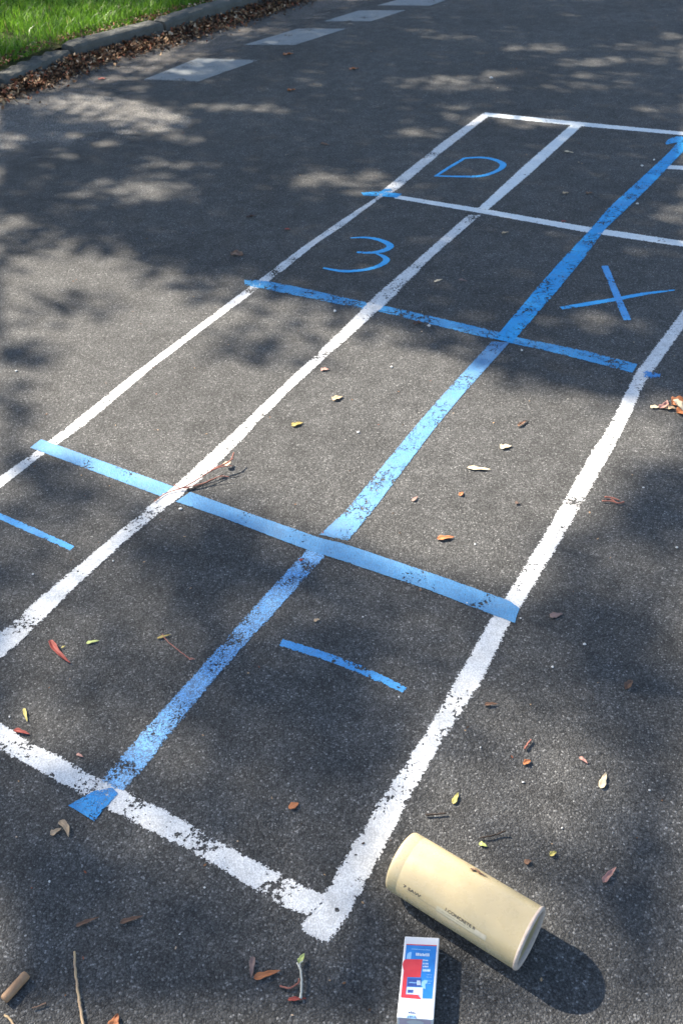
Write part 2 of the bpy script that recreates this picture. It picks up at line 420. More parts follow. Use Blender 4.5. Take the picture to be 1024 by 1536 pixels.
ribbon('white_line', [(1002, 247.5), (1024, 249)], [(996, 253.5), (1024, 255.5)], M['white_far'], .0016,
       'stub of white line leaving the blue line at the right edge', group=WL, widen=.03, post=.75)
ribbon('white_line', [(0, 1083), (50, 1115), (155, 1168), (250, 1215), (360, 1278), (460, 1330), (498, 1345)],
       [(0, 1126), (60, 1158), (120, 1192), (240, 1255), (320, 1297), (400, 1350), (465, 1377)], M['white_near'], .0014,
       'chipped white line closing the near end of the grid', group=WL, widen=.08, pre=1.25)

BL = 'blue tape strips and lines of the grid'
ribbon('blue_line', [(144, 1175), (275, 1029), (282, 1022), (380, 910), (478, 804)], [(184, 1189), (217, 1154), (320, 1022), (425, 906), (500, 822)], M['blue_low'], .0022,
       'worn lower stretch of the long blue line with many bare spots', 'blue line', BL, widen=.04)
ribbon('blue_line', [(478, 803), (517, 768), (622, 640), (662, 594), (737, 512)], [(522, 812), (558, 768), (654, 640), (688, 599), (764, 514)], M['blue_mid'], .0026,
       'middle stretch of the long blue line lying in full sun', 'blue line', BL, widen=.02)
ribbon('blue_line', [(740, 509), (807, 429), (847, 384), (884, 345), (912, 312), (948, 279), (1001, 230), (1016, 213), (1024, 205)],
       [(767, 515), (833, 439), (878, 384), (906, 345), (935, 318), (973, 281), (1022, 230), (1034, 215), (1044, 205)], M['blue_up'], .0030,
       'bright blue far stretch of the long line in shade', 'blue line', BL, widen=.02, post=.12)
o = stroke('blue_tape_end', [(998, 217), (1008, 212), (1022, 209), (1036, 212)], [.002, .03, .05, .04], M['blue_up'], .0034)
tag(o, 'blue tape end folded aside at the far end of the long line', 'tape', BL)
ribbon('blue_tape', [(62, 659), (250, 726), (268, 733)], [(45, 672), (240, 745), (256, 752)], M['tape'], .0028,
       'blue tape strip from the left line to the reddish twig', 'tape', BL)
ribbon('blue_tape', [(286, 738), (360, 765), (480, 807), (517, 816), (662, 865), (768, 903), (779, 913)],
       [(263, 753), (330, 776), (450, 822), (512, 842), (640, 885), (727, 919), (772, 936)], M['tape'], .0032,
       'long smooth blue tape strip ending on the thick white line', 'tape', BL)
ribbon('blue_tape', [(366, 420), (396, 421), (457, 433), (518, 447), (560, 456)], [(366, 428), (391, 433), (441, 443), (504, 456), (551, 465)], M['tape2'], .0028,
       'cracked blue tape strip just below the number 3', 'tape', BL, widen=.04)
ribbon('blue_tape', [(572, 458), (640, 473), (700, 487), (752, 499)], [(564, 467), (630, 483), (690, 498), (742, 510)], M['tape2'], .0024,
       'blue tape strip between the inner white line and the long blue line', 'tape', BL, widen=.04)
ribbon('blue_tape', [(770, 505), (830, 517), (880, 527), (957, 547)], [(756, 513), (820, 527), (880, 542), (949, 560)], M['tape2'], .0022,
       'blue tape strip from the long blue line to the right white line', 'tape', BL, widen=.04)
M['smear'] = paint('blue_smear', (.03, .25, .62), (.05, .3, .7), wear=1.25, ragged=.8)
ribbon('blue_smear', [(964, 553), (994, 560)], [(958, 568), (992, 570)], M['smear'], .0024, 'rubbed blue smear just right of the thick white line', 'smear', BL, n=8)
ribbon('blue_smear', [(541, 289), (570, 287), (603, 291)], [(545, 294), (570, 295), (596, 297)], M['blue_up'], .0026, 'small blue smear where the left line meets the thin cross line', 'smear', BL, n=14)
ribbon('blue_smear', [(568, 289), (576, 284), (586, 283)], [(572, 290), (580, 287), (590, 287)], M['blue_up'], .0028, 'tiny blue dab on the left line beside the letter D', 'smear', BL, n=6)
ribbon('blue_tape', [(102, 1209), (141, 1187), (169, 1182)], [(142, 1233), (159, 1212), (178, 1191)], M['blue_solid'], .0040,
       'wedge of dark blue tape on the near white line', 'tape', BL, n=16)
BM = 'blue marks inside the boxes'
tag(stroke('blue_dash', [(420, 963), (480, 982), (522, 997), (566, 1016), (608, 1036)], [.0125, .013, .013, .013, .009], M['letter2'], .0012), 'short blue dash mark in the middle of the near box', 'blue mark', BM)
tag(stroke('blue_dash', [(-60, 748), (-10, 770), (45, 794), (110, 823)], [.012, .012, .0125, .010], M['letter2'], .0012), 'short blue dash mark cut by the left edge of the photo', 'blue mark', BM)

def mark(name, label, parts):
    W = [g(*p) for st in parts for p in st[0]]; c = sum(W, Vector())/len(W); c.z = 0
    r = empty(name, c); tag(r, label, 'blue mark', 'blue marks inside the boxes')
    for i, (pts, wd, mt) in enumerate(parts): stroke('stroke', pts, wd, M[mt], .0012+.0006*i, r, c)
mark('letter_mark', 'blue letter D drawn in the far left box', [
    ([(652, 265), (672, 252), (697, 237)], [.008, .011, .010], 'letter'),
    ([(696, 237.5), (722, 236.5), (742, 240), (754, 247), (746, 256), (722, 264), (690, 265), (652, 264)], [.010, .013, .016, .018, .014, .014, .012, .007], 'letter')])
mark('number_mark', 'blue number 3 drawn below the letter D', [
    ([(525, 357), (550, 356.5), (572, 361), (585, 369), (575, 376), (557, 379), (534, 378.5)], [.004, .010, .014, .017, .016, .012, .008], 'letter'),
    ([(563, 380), (575, 385), (579, 391), (568, 399), (546, 405), (515, 407), (484, 402)], [.005, .012, .016, .014, .012, .012, .006], 'letter')])
mark('cross_mark', 'blue letter X of two crossed strokes in the right box', [
    ([(840, 462.5), (880, 456), (922, 449), (965, 441), (1012, 435)], [.012, .015, .013, .012, .004], 'letter'),
    ([(906, 398.5), (923, 440), (940.5, 481)], [.0155, .0155, .016], 'letter2')])

# ------------------------------------------------------------------ cream tube
r = .052
A = g(601, 1290, r); B = g(796, 1409, r); ax = (B-A).normalized(); A.z = B.z = r
side = ax.cross(Vector((0, 0, 1))); LEN = (B-A).length
tube = empty('cardboard_tube', (A.x, A.y, 0)); tag(tube, 'cream hollow tube lying on its side on the asphalt', 'tube')
def cyl(s, th, rr):            # th measured from the top towards the camera side
    return A+ax*s+Vector((0, 0, 1))*math.cos(th)*rr+side*math.sin(th)*rr
def lathe(name, prof, mat, parent, n=96):
    V, Fc = [], []
    for (s, rr) in prof:
        for k in range(n): V.append(cyl(s, 2*math.pi*k/n, rr))
    for i in range(len(prof)-1):
        for k in range(n): Fc.append((i*n+k, i*n+(k+1) % n, (i+1)*n+(k+1) % n, (i+1)*n+k))
    return mesh_obj(name, V, Fc, mat, parent, origin=A)
T = NT('cream_plastic')
tc = T.n('ShaderNodeTexCoord').outputs['Object']
c = T.mix(T.maprange(T.noise(14, 4, .6, tc), .3, .7), (.46, .385, .235), (.42, .345, .20))
c = T.mix(T.maprange(T.noise(55, 5, .75, tc), .58, .78, 0, .4), c, (.40, .31, .15))
c = T.mix(T.maprange(T.noise(300, 2, .6, tc), .70, .72, 0, .5), c, (.30, .25, .16))
wv_ = T.n('ShaderNodeMapping'); T.l(tc, wv_.inputs[0]); wv_.inputs['Rotation'].default_value = (0, 0, rad(37)); wv_.inputs['Scale'].default_value = (1, 9, 9)
c = T.mix(T.maprange(T.noise(38, 4, .7, wv_.outputs[0]), .62, .74, 0, .45), c, (.72, .64, .46))
c = T.mix(T.maprange(T.noise(9, 5, .75, tc), .52, .70, 0, .35), c, (.40, .33, .20))
T.bump(T.math('ADD', T.noise(30, 3, .5, tc), T.math('MULTIPLY', T.noise(400, 2, .5, tc), .15)), .14, .002)
M['cream'] = T.set(c, T.maprange(T.noise(40, 4, .7, tc), .3, .7, .20, .38), .6)
M['cream'].node_tree.nodes['Principled BSDF'].inputs['Subsurface Weight'].default_value = .12
M['cream'].node_tree.nodes['Principled BSDF'].inputs['Subsurface Radius'].default_value = (.004, .003, .001)
prof = [(.002, .0), (.001, .040), (.0, .047), (.0015, .0503), (.004, .0516), (.007, r), (.0215, r), (.0221, r-.00015), (.0227, r), (LEN-.006, r)]
lathe('tube_wall', prof, M['cream'], tube)
M['rim'] = simple('rim_pinkish', (.50, .42, .36), (.41, .34, .29), 90, .75, .3, .3, 300)
lathe('rim', [(LEN-.006, r+.0001), (LEN-.004, r+.0009), (LEN-.0018, r+.0006), (LEN-.0002, r-.0010), (LEN+.0004, r-.0030), (LEN-.0002, r-.0052), (LEN-.002, r-.0068), (LEN-.006, r-.0072)], M['rim'], tube)
M['inside'] = simple('tube_inside', (.56, .47, .26), (.48, .40, .22), 30, .6, .3, .2, 80)
lathe('inner_wall', [(LEN-.006, r-.0072), (LEN-.03, r-.0066), (.006, r-.0066), (.004, .002)], M['inside'], tube)

def cyl_hit(px, py, rr=r+.0002):
    o = C0-A; d = ray(px, py).normalized()
    oa = o-ax*o.dot(ax); da = d-ax*d.dot(ax)
    a_, b_, c_ = da.dot(da), 2*oa.dot(da), oa.dot(oa)-rr*rr
    disc = max(0, b_*b_-4*a_*c_); t = (-b_-math.sqrt(disc))/(2*a_)
    P = C0+d*t-A; s = P.dot(ax); q = P-ax*s
    return s, math.atan2(q.dot(side), q.z)
M['ink'] = simple('black_ink', (.035, .03, .03), (.12, .10, .08), 500, .6)
M['ink_faint'] = simple('faint_ink', (.30, .27, .2), (.44, .38, .25), 300, .6)
def text_mesh(body, size):
    cu = bpy.data.curves.new('t', 'FONT'); cu.body = body; cu.size = size; cu.offset = size*.025
    o = bpy.data.objects.new('t', cu); col.objects.link(o)
    dg = bpy.context.evaluated_depsgraph_get(); dg.update()
    me = bpy.data.meshes.new_from_object(o.evaluated_get(dg)); bpy.data.objects.remove(o)
    V = [v.co.copy() for v in me.vertices]; Fc = [tuple(p.vertices) for p in me.polygons]
    bpy.data.meshes.remove(me); return V, Fc
def wrap_text(body, p0, p1, hgt, name='printed_text'):
    s0, t0 = cyl_hit(*p0); s1, t1 = cyl_hit(*p1); V, Fc = text_mesh(body, 1.0)
    x0 = min(v.x for v in V); x1 = max(v.x for v in V); h = max(v.y for v in V)
    W = []
    for v in V:
        f = (v.x-x0)/(x1-x0); W.append(cyl(s0+(s1-s0)*f, t0+(t1-t0)*f-(v.y/h*hgt)/r, r+.00025))
    return mesh_obj(name, W, Fc, M['ink'], tube, smooth=False, origin=A)
def wrap_quad(s0, s1, t0, t1, mat, name, lift=.00015, n=24):
    V, Fc = [], []
    for i in range(n+1):
        for j in range(5): V.append(cyl(s0+(s1-s0)*i/n, t0+(t1-t0)*j/4, r+lift))
    for i in range(n):
        for j in range(4): k = i*5+j; Fc.append((k, k+1, k+6, k+5))
    return mesh_obj(name, V, Fc, mat, tube, origin=A)
wrap_text('7 SAW', (604, 1330), (630, 1347), .0052)
wrap_text('1.CONCRETE R', (667, 1366), (712, 1396), .0055)
s0, t0 = cyl_hit(655, 1358); s1, t1 = cyl_hit(729, 1406)
tm = (t0+t1)/2
M['label_grey'] = simple('label_film', (.55, .49, .33), (.47, .42, .29), 120, .4)
wrap_quad(s0, s1, tm-.01, tm+.17, M['label_grey'], 'paper_label', .0001)
M['label_pale'] = simple('label_white', (.56, .50, .38), (.48, .43, .31), 150, .5)
wrap_quad(s1-.021, s1-.001, tm-.03, tm+.13, M['label_pale'], 'pale_sticker', .0003)
sx, tx = cyl_hit(606, 1338)
wrap_quad(sx, s0, tm+.12, tm+.135, M['ink_faint'], 'fine_line', .0002)
for k in range(9):     # rows of print too small to read
    a = s0+.003+(s1-s0-.03)*k/9
    wrap_quad(a, a+random.uniform(.003, .007), tm+.07, tm+.09, M['ink_faint'], 'small_print', .0003, 3)
wrap_quad(s0, s1+.012, tm+.17, tm+.182, M['ink_faint'], 'fine_line', .00025)

# ------------------------------------------------------------------ white carton
BZ = .035
tc4 = [g(*p, BZ) for p in ((607, 1404), (659, 1406.5), (650, 1530), (595, 1526))]
box = empty('small_carton', (tc4[0].x, tc4[3].y, 0)); tag(box, 'small white carton with a blue and red printed panel below the tube', 'carton')
T = NT('carton_card'); tcc = T.n('ShaderNodeTexCoord').outputs['Object']
c = T.mix(T.maprange(T.noise(30, 4, .6, tcc), .35, .7), (.64, .67, .70), (.58, .60, .63))
T.bump(T.noise(50, 3, .5, tcc), .12, .002); M['card'] = T.set(c, .38, .5)
bm = bmesh.new()
ctr = sum(tc4, Vector())/4
top = [bm.verts.new(p) for p in tc4]; bot = [bm.verts.new((p.x, p.y, .0006)) for p in tc4]
bm.faces.new(top); bm.faces.new(bot[::-1])
for i in range(4): bm.faces.new((top[i], bot[i], bot[(i+1) % 4], top[(i+1) % 4]))
bmesh.ops.recalc_face_normals(bm, faces=bm.faces)
bmesh.ops.bevel(bm, geom=list(bm.edges), offset=.0022, segments=4, affect='EDGES', profile=.6)
me = bpy.data.meshes.new('carton_body'); bm.to_mesh(me); bm.free(); me.materials.append(M['card'])
me.polygons.foreach_set('use_smooth', [True]*len(me.polygons))
cb = bpy.data.objects.new('carton_body', me); col.objects.link(cb); cb.parent = box; cb.location = -box.location
def on_top(name, pts, mat, lift, smooth=False):
    """flat print on the carton's top; pts in the zoomed survey (8.533 px per photo px)"""
    W = [g(570+x/8.533, 1390+y/8.533, BZ)+Vector((0, 0, lift)) for x, y in pts]
    o = mesh_obj(name, W, [tuple(range(len(W)))], mat, box, smooth=False, origin=box.location)
    if o.data.polygons[0].normal.z < 0: o.data.flip_normals()
    return o
M['pblue'] = simple('print_blue', (.012, .16, .50), (.02, .22, .60), 60, .4, .5)
M['pred'] = simple('print_red', (.55, .030, .045), (.62, .05, .06), 60, .4, .5)
M['pwhite'] = simple('print_white', (.62, .70, .78), (.45, .58, .72), 200, .4, .5)
M['pnavy'] = simple('print_navy', (.02, .05, .22), (.03, .09, .33), 200, .4, .5)
M['plight'] = simple('print_lightblue', (.20, .42, .70), (.25, .5, .78), 150, .4, .5)
M['end_shade'] = simple('shade_mauve', (.50, .42, .52), (.55, .47, .55), 60, .5, .4)  # mauve darkened to carry the end face's shade
on_top('printed_panel', [(335, 228), (722, 245), (665, 925), (265, 905)], M['pblue'], .0002)
on_top('panel_edge', [(333, 222), (724, 238), (723, 250), (334, 234)], M['pred'], .0003)
on_top('red_shape', [(318, 420), (345, 417), (540, 420), (515, 650), (345, 646), (325, 868), (480, 874), (524, 930), (263, 906), (301, 560), (287, 520), (284, 480), (297, 440)], M['pred'], .0004)
on_top('navy_block', [(350, 660), (525, 664), (515, 768), (345, 764)], M['pnavy'], .0005)
on_top('white_block', [(342, 772), (545, 780), (538, 925), (520, 918), (490, 872), (332, 864)], M['pwhite'], .0005)
on_top('blue_pill', [(352, 808), (425, 811), (420, 850), (346, 848)], M['pnavy'], .0006)
on_top('pale_tooth', [(345, 350), (375, 325), (402, 325), (390, 415), (335, 412)], M['plight'], .0003)
on_top('pale_curl', [(535, 700), (565, 683), (605, 690), (600, 720), (575, 740), (580, 800), (548, 790), (520, 740)], M['plight'], .00055)
def scribble(x0, x1, y, h, mat, lift=.0006, slant=.05, w0=7, w1=17):
    """one row of print too small to read, as letter-like blocks in a single mesh"""
    V, Fc = [], []; x = x0
    while x < x1:
        w_ = random.uniform(w0, w1); hh = h*random.choice((1, 1, .72, .8)); yy = y+(x-x0)*slant
        q = [(x, yy), (x+w_, yy), (x+w_-1, yy-hh), (x-1+random.uniform(0, 3), yy-hh)]
        b = len(V)
        for a_, c_ in q: V.append(g(570+a_/8.533, 1390+c_/8.533, BZ)+Vector((0, 0, lift)))
        Fc.append((b, b+1, b+2, b+3)); x += w_+random.uniform(3, 6)
    return mesh_obj('small_print', V, Fc, mat, box, smooth=False, origin=box.location)
scribble(400, 640, 296, 14, M['plight']); scribble(455, 615, 375, 38, M['pwhite'], w0=12, w1=20)
for y in (440, 484, 520): scribble(545, 605, y, 20, M['pwhite'])
on_top('outlined_box', [(540, 542), (642, 544), (638, 580), (538, 577)], M['plight'], .0005)
scribble(548, 630, 572, 20, M['pwhite'], .0007)
for y in (620, 650, 700, 730): scribble(590, 650, y, 8, M['plight'])
scribble(372, 500, 725, 20, M['plight'], .0007); scribble(470, 515, 750, 60, M['pwhite'], .0007)
M['logo'] = simple('print_dark', (.03, .05, .13), (.10, .16, .3), 400, .5)
scribble(358, 440, 1110, 30, M['logo'], .0004, .12, 12, 22); on_top('dark_emblem', [(355, 1125), (452, 1132), (450, 1178), (330, 1165)], M['plight'], .00025)
scribble(345, 445, 1165, 26, M['logo'], .0005, .04, 12, 24)
# end face: mauve panel, shade painted into its colour, with a white oval
e0, e1 = tc4[3], tc4[2]; dv = (e1-e0); nf = Vector((dv.y, -dv.x, 0)).normalized()
if nf.y > 0: nf = -nf
def on_end(name, pts, mat, lift):
    W = [e0+dv*u_+Vector((0, 0, v_))+nf*lift for u_, v_ in pts]
    return mesh_obj(name, W, [tuple(range(len(W)))], mat, box, smooth=False, origin=box.location)
on_end('end_shade_panel', [(.07, -.031), (.93, -.031), (.93, -.0025), (.07, -.0025)], M['end_shade'], .0002)
on_end('end_oval', [(.5+.24*math.cos(t*math.pi/12), -.0125+.0085*math.sin(t*math.pi/12)) for t in range(24)], M['card'], .0005)

# ------------------------------------------------------------------ loose leaves, twigs and bits
def lm(name, c1, c2, tr=.0):
    T = NT(name); u = T.sep(T.uv())
    tcx = T.n('ShaderNodeTexCoord').outputs['Object']
    n = T.noise(110, 4, .7, tcx); c = T.mix(T.maprange(n, .3, .7), c1, c2)
    vein = T.maprange(T.math('ABSOLUTE', u[1]), .0, .10, .45, 0)
    c = T.mix(vein, c, tuple(min(1, q*1.5+.05) for q in c1))
    sp = T.maprange(T.noise(420, 3, .7, tcx), .60, .72, 0, .6); c = T.mix(sp, c, tuple(q*.35 for q in c2))
    T.bump(T.math('ADD', T.noise(260, 3, .6, tcx), T.math('MULTIPLY', vein, .8)), .5, .001)
    return T.set(c, .62, .35)
LC = {'red': lm('leaf_red', (.33, .065, .045), (.19, .035, .03)), 'yellow': lm('leaf_yellow', (.50, .42, .13), (.38, .34, .10)),
      'green': lm('leaf_yellowgreen', (.50, .55, .20), (.36, .42, .12)), 'brown': lm('leaf_brown', (.20, .11, .065), (.11, .06, .04)),
      'dark': lm('leaf_darkbrown', (.09, .05, .035), (.05, .03, .025)), 'tan': lm('leaf_tan', (.50, .36, .22), (.34, .24, .15)),
      'orange': lm('leaf_orange', (.46, .17, .06), (.30, .11, .05)), 'pink': lm('leaf_pink', (.46, .25, .20), (.34, .17, .14)),
      'pale': lm('leaf_pale', (.66, .54, .36), (.5, .4, .27)), 'olive': lm('leaf_olive', (.32, .25, .07), (.22, .17, .05)),
      'mauve': lm('leaf_mauve', (.22, .15, .13), (.15, .10, .09)), 'white': lm('bit_white', (.7, .66, .6), (.55, .5, .46))}
def leaf_geo(a, b, wd, curl=.3, lift=.004, fold=.35, bend=0.0, tip=.5, z0=.0045):
    """blade from a to b (world), width wd, edges folded up, ends curled up"""
    n, mrow = 14, 6; d = b-a; L = d.length; d.normalize(); nr = Vector((-d.y, d.x, 0)); V, Fc, uv = [], [], []
    ph = random.uniform(0, 6)
    for i in range(n+1):
        t = i/n; wv = wd/2*(math.sin(math.pi*min(1, t**tip)) ** .75)+wd*.012
        wv *= 1+.10*math.sin(t*17+ph)
        for j in range(mrow+1):
            q = -1+2*j/mrow
            z = z0-.002+.6*fold*abs(q)**1.4*wv+curl*L*(abs(t-.5)*2)**2*.10+.4*lift*math.sin(math.pi*t)+.06*wd*math.sin(t*11+q*2+ph)
            p = a+d*L*t+nr*(q*wv*(1-.25*fold)+bend*L*math.sin(math.pi*t)); V.append(Vector((p.x, p.y, max(.0030, z)))); uv.append((t, q))
    for i in range(n):
        for j in range(mrow): k = i*(mrow+1)+j; Fc.append((k, k+mrow+1, k+mrow+2, k+1))
    return V, Fc, uv
def solid(o, th=.0004):
    md = o.modifiers.new('thickness', 'SOLIDIFY'); md.thickness = th; return o
def leaf(name, p0, p1, wd, colr, label, cat='leaf', parent=None, group='fallen leaves on the asphalt', **kw):
    a, b = g(*p0), g(*p1); V, Fc, uv = leaf_geo(a, b, wd, **kw); c = (a+b)/2; c.z = 0
    o = mesh_obj(name, V, Fc, LC[colr], parent, origin=c, uvs=uv); solid(o)
    if not parent: tag(o, label, cat, group)
    return o
def tube_geo(P, R, n=8, V=None, Fc=None):
    V = V if V is not None else []; Fc = Fc if Fc is not None else []; b0 = len(V)
    for i, p in enumerate(P):
        d = (P[min(i+1, len(P)-1)]-P[max(i-1, 0)]).normalized()
        s_ = d.cross(Vector((0, 0, 1)));  s_ = s_.normalized() if s_.length > .01 else Vector((1, 0, 0)); u_ = s_.cross(d)
        for k in range(n): t = 2*math.pi*k/n; V.append(p+s_*math.cos(t)*R[i]+u_*math.sin(t)*R[i])
    for i in range(len(P)-1):
        for k in range(n): Fc.append((b0+i*n+k, b0+i*n+(k+1) % n, b0+(i+1)*n+(k+1) % n, b0+(i+1)*n+k))
    Fc.append(tuple(range(b0, b0+n))[::-1]); e = b0+(len(P)-1)*n; Fc.append(tuple(range(e, e+n)))
    return V, Fc
def smooth_path(pts, k=6):
    W = pts; out = []
    for i in range(len(W)-1):
        a, b, c, d = W[max(i-1, 0)], W[i], W[i+1], W[min(i+2, len(W)-1)]
        for q in range(k):
            t = q/k; out.append(.5*((2*b)+(c-a)*t+(2*a-5*b+4*c-d)*t*t+(3*b-a-3*c+d)*t**3))
    out.append(W[-1]); return out
def twig_geo(pts, r0, r1, zs=None, V=None, Fc=None, jit=.0006, n=8):
    W = [g(x, y) for x, y in pts]
    for i, p in enumerate(W): p.z = (zs[i] if zs else 0)+max(r0, r1)+.003
    P = smooth_path(W); N = len(P)
    P = [p+Vector((random.uniform(-jit, jit), random.uniform(-jit, jit), random.uniform(0, jit))) for p in P]
    return tube_geo(P, [(r0+(r1-r0)*i/(N-1))*random.uniform(.88, 1.12) for i in range(N)], n, V, Fc)
M['twig'] = simple('twig_bark', (.30, .19, .13), (.17, .10, .07), 200, .8, .2, .5, 400)
M['twig_dark'] = simple('twig_dark_bark', (.07, .05, .04), (.03, .025, .02), 200, .8, .2, .5, 400)
M['twig_red'] = simple('twig_red_bark', (.36, .15, .11), (.24, .09, .07), 200, .7, .2, .4, 400)
M['straw'] = simple('straw', (.52, .38, .20), (.38, .26, .17), 60, .6, .3, .3, 300)
def twig(name, pts, r0, r1, mat, label, cat='twig', zs=None, group='twigs and stalks on the asphalt', parent=None, **kw):
    V, Fc = twig_geo(pts, r0, r1, zs, **kw); c = g(*pts[len(pts)//2])
    o = mesh_obj(name, V, Fc, mat, parent, origin=c)
    if not parent: tag(o, label, cat, group)
    return o

leaf('fallen_leaf', (76, 962), (107, 997), .016, 'red', 'curled red leaf left of the yellow-green one, by the inner white line', fold=.9, bend=-.05, lift=.008)
leaf('fallen_leaf', (130, 966), (150, 962), .0085, 'green', 'small yellow-green leaf beside the curled red leaf', fold=.2)
sr = empty('leaf_on_stalk', g(262, 972)); tag(sr, 'olive leaf on a long thin reddish stalk beside the worn blue line', 'leaf', 'fallen leaves on the asphalt')
def child_leaf(p0, p1, wd, colr, parent, name='blade', **kw):
    a, b = g(*p0), g(*p1); V, Fc, uv = leaf_geo(a, b, wd, **kw); return solid(mesh_obj(name, V, Fc, LC[colr], parent, origin=(a+b)/2*1.0, uvs=uv))
child_leaf((236, 959), (257, 953), .007, 'olive', sr)
V, Fc = twig_geo([(244, 953), (252, 964), (268, 977), (284, 989), (291, 990)], .0007, .0011); mesh_obj('stalk', V, Fc, M['twig_red'], sr, origin=g(262, 972))
child_leaf((284, 990), (293, 990), .006, 'pink', sr, 'stalk_tip')
leaf('fallen_leaf', (37, 1064), (42, 1084), .0075, 'yellow', 'tiny yellow leaf tip above the near white line at left', fold=.5)
leaf('fallen_leaf', (22, 1096), (46, 1103), .011, 'red', 'dark red leaf on the edge of the near white line', fold=.8)
leaf('petal_flake', (116, 1132), (126, 1137), .006, 'pink', 'tiny pink flake beside the near white line', 'flake', fold=.3)
lr = empty('leaf_pair', g(91, 1246)); tag(lr, 'pair of curled tan leaves below the blue tape wedge', 'leaf', 'fallen leaves on the asphalt')
child_leaf((77, 1254), (93, 1244), .013, 'tan', lr, curl=.8, fold=.6)
child_leaf((91, 1234), (104, 1258), .014, 'tan', lr, curl=.9, fold=.7, bend=.12, lift=.006)
leaf('fallen_leaf', (433, 1214), (448, 1206), .014, 'orange', 'small brown-orange leaf inside the near box', fold=.3, tip=.8)
leaf('fallen_leaf', (115, 1391), (149, 1377), .0085, 'brown', 'slim brown leaf sliver, left one of two below the near line', fold=.9)
leaf('fallen_leaf', (181, 1386), (216, 1375), .0095, 'brown', 'slim brown leaf sliver, right one of two below the near line', fold=.9)
leaf('fallen_leaf', (380, 1436), (377, 1468), .0105, 'mauve', 'upright mauve-brown leaf touching an orange one at the bottom', fold=.5)
leaf('fallen_leaf', (381, 1469), (421, 1457), .0125, 'orange', 'long orange leaf at the bottom beside the mauve one', fold=.7)
twig('curled_stalk', [(420, 1481), (434, 1484), (447, 1477), (449, 1470)], .0016, .0012, M['twig_red'], 'short curled brown stalk left of the white sprout')
# sprout
sp = empty('sprout', g(451, 1500)); tag(sp, 'fallen sprout with a white stalk and a yellow-green seed leaf', 'sprout')
M['stalk_white'] = simple('stalk_white', (.50, .50, .44), (.38, .37, .32), 90, .5, .4)
V, Fc = twig_geo([(451, 1500), (453, 1480), (452, 1462), (446, 1448)], .0023, .0014, zs=[0, .004, .006, .004]); mesh_obj('stalk', V, Fc, M['stalk_white'], sp, origin=sp.location)
V, Fc = twig_geo([(452, 1460), (450, 1450), (455, 1446)], .0013, .0009, zs=[.006, .006, .006]); mesh_obj('side_stalk', V, Fc, M['stalk_white'], sp, origin=sp.location)
child_leaf((449, 1448), (457, 1433), .010, 'green', sp, 'seed_leaf', fold=.5, z0=.009)
child_leaf((432, 1501), (460, 1499), .007, 'red', sp, 'seed_husk', fold=.7, z0=.005)
# dowel and stems at bottom left
def rod(name, p0, p1, rr, mat, label, cat):
    a, b = g(*p0, rr), g(*p1, rr); d = (b-a).normalized(); P, R_ = [], []
    for s_, q in ((0, .8), (.0015, .95), (.003, 1)): P.append(a+d*s_); R_.append(rr*q)
    for i in range(1, 12): P.append(a.lerp(b, i/12)); R_.append(rr*random.uniform(.98, 1.02))
    for s_, q in ((.003, 1), (.0015, .95), (0, .8)): P.append(b-d*s_); R_.append(rr*q)
    V, Fc = tube_geo(P, R_, 20); o = mesh_obj(name, V, Fc, mat, origin=a*1.0)
    return tag(o, label, cat)
M['dowel'] = simple('dowel_wood', (.36, .22, .125), (.25, .145, .08), 35, .6, .35, .4, 90)
o = rod('wooden_stick', (6, 1500), (41, 1461), .0078, M['dowel'], 'short thick brown stick at the bottom left corner', 'stick')
twig('stem', [(113, 1430), (115, 1462), (119, 1495), (123, 1520), (128, 1550)], .0018, .0024, M['straw'], 'thin pale stem with a joint, upright at the bottom left', 'stem')
twig('stem', [(8, 1524), (17, 1532), (26, 1545)], .0016, .0018, M['straw'], 'short straw bit under the thick brown stick', 'stem')
leaf('fallen_leaf', (168, 1548), (178, 1522), .019, 'orange', 'orange-tan leaf tip cut by the bottom edge of the photo', fold=.6)
# twig cluster on the crossing
tw = empty('twig_cluster', g(300, 725)); tag(tw, 'reddish branched twig lying across the white line and the blue tape', 'twig')
V, Fc = twig_geo([(232, 754), (252, 741), (276, 735), (300, 724), (325, 712), (346, 704), (353, 694)], .0013, .0017, zs=[0, 0, .004, .01, .018, .022, .03])
twig_geo([(276, 735), (305, 729), (330, 722), (345, 722)], .0015, .0009, zs=[.003, .004, .012, .010], V=V, Fc=Fc)
twig_geo([(320, 714), (336, 711), (350, 709)], .0022, .0009, zs=[.016, .02, .018], V=V, Fc=Fc)
twig_geo([(322, 713), (340, 706), (352, 701)], .0020, .0009, zs=[.016, .02, .026], V=V, Fc=Fc)
twig_geo([(262, 731), (270, 735), (285, 735)], .0010, .0014, zs=[.004, .003, .003], V=V, Fc=Fc)
mesh_obj('branch', V, Fc, M['twig_red'], tw, origin=tw.location)
V, Fc = twig_geo([(280, 737), (310, 728), (335, 716)], .0017, .0012, zs=[0, .003, .006]); mesh_obj('dark_branch', V, Fc, M['twig_dark'], tw, origin=tw.location)
child_leaf((338, 703), (347, 697), .02, 'pale', tw, 'dry_bract', fold=.4, z0=.012)
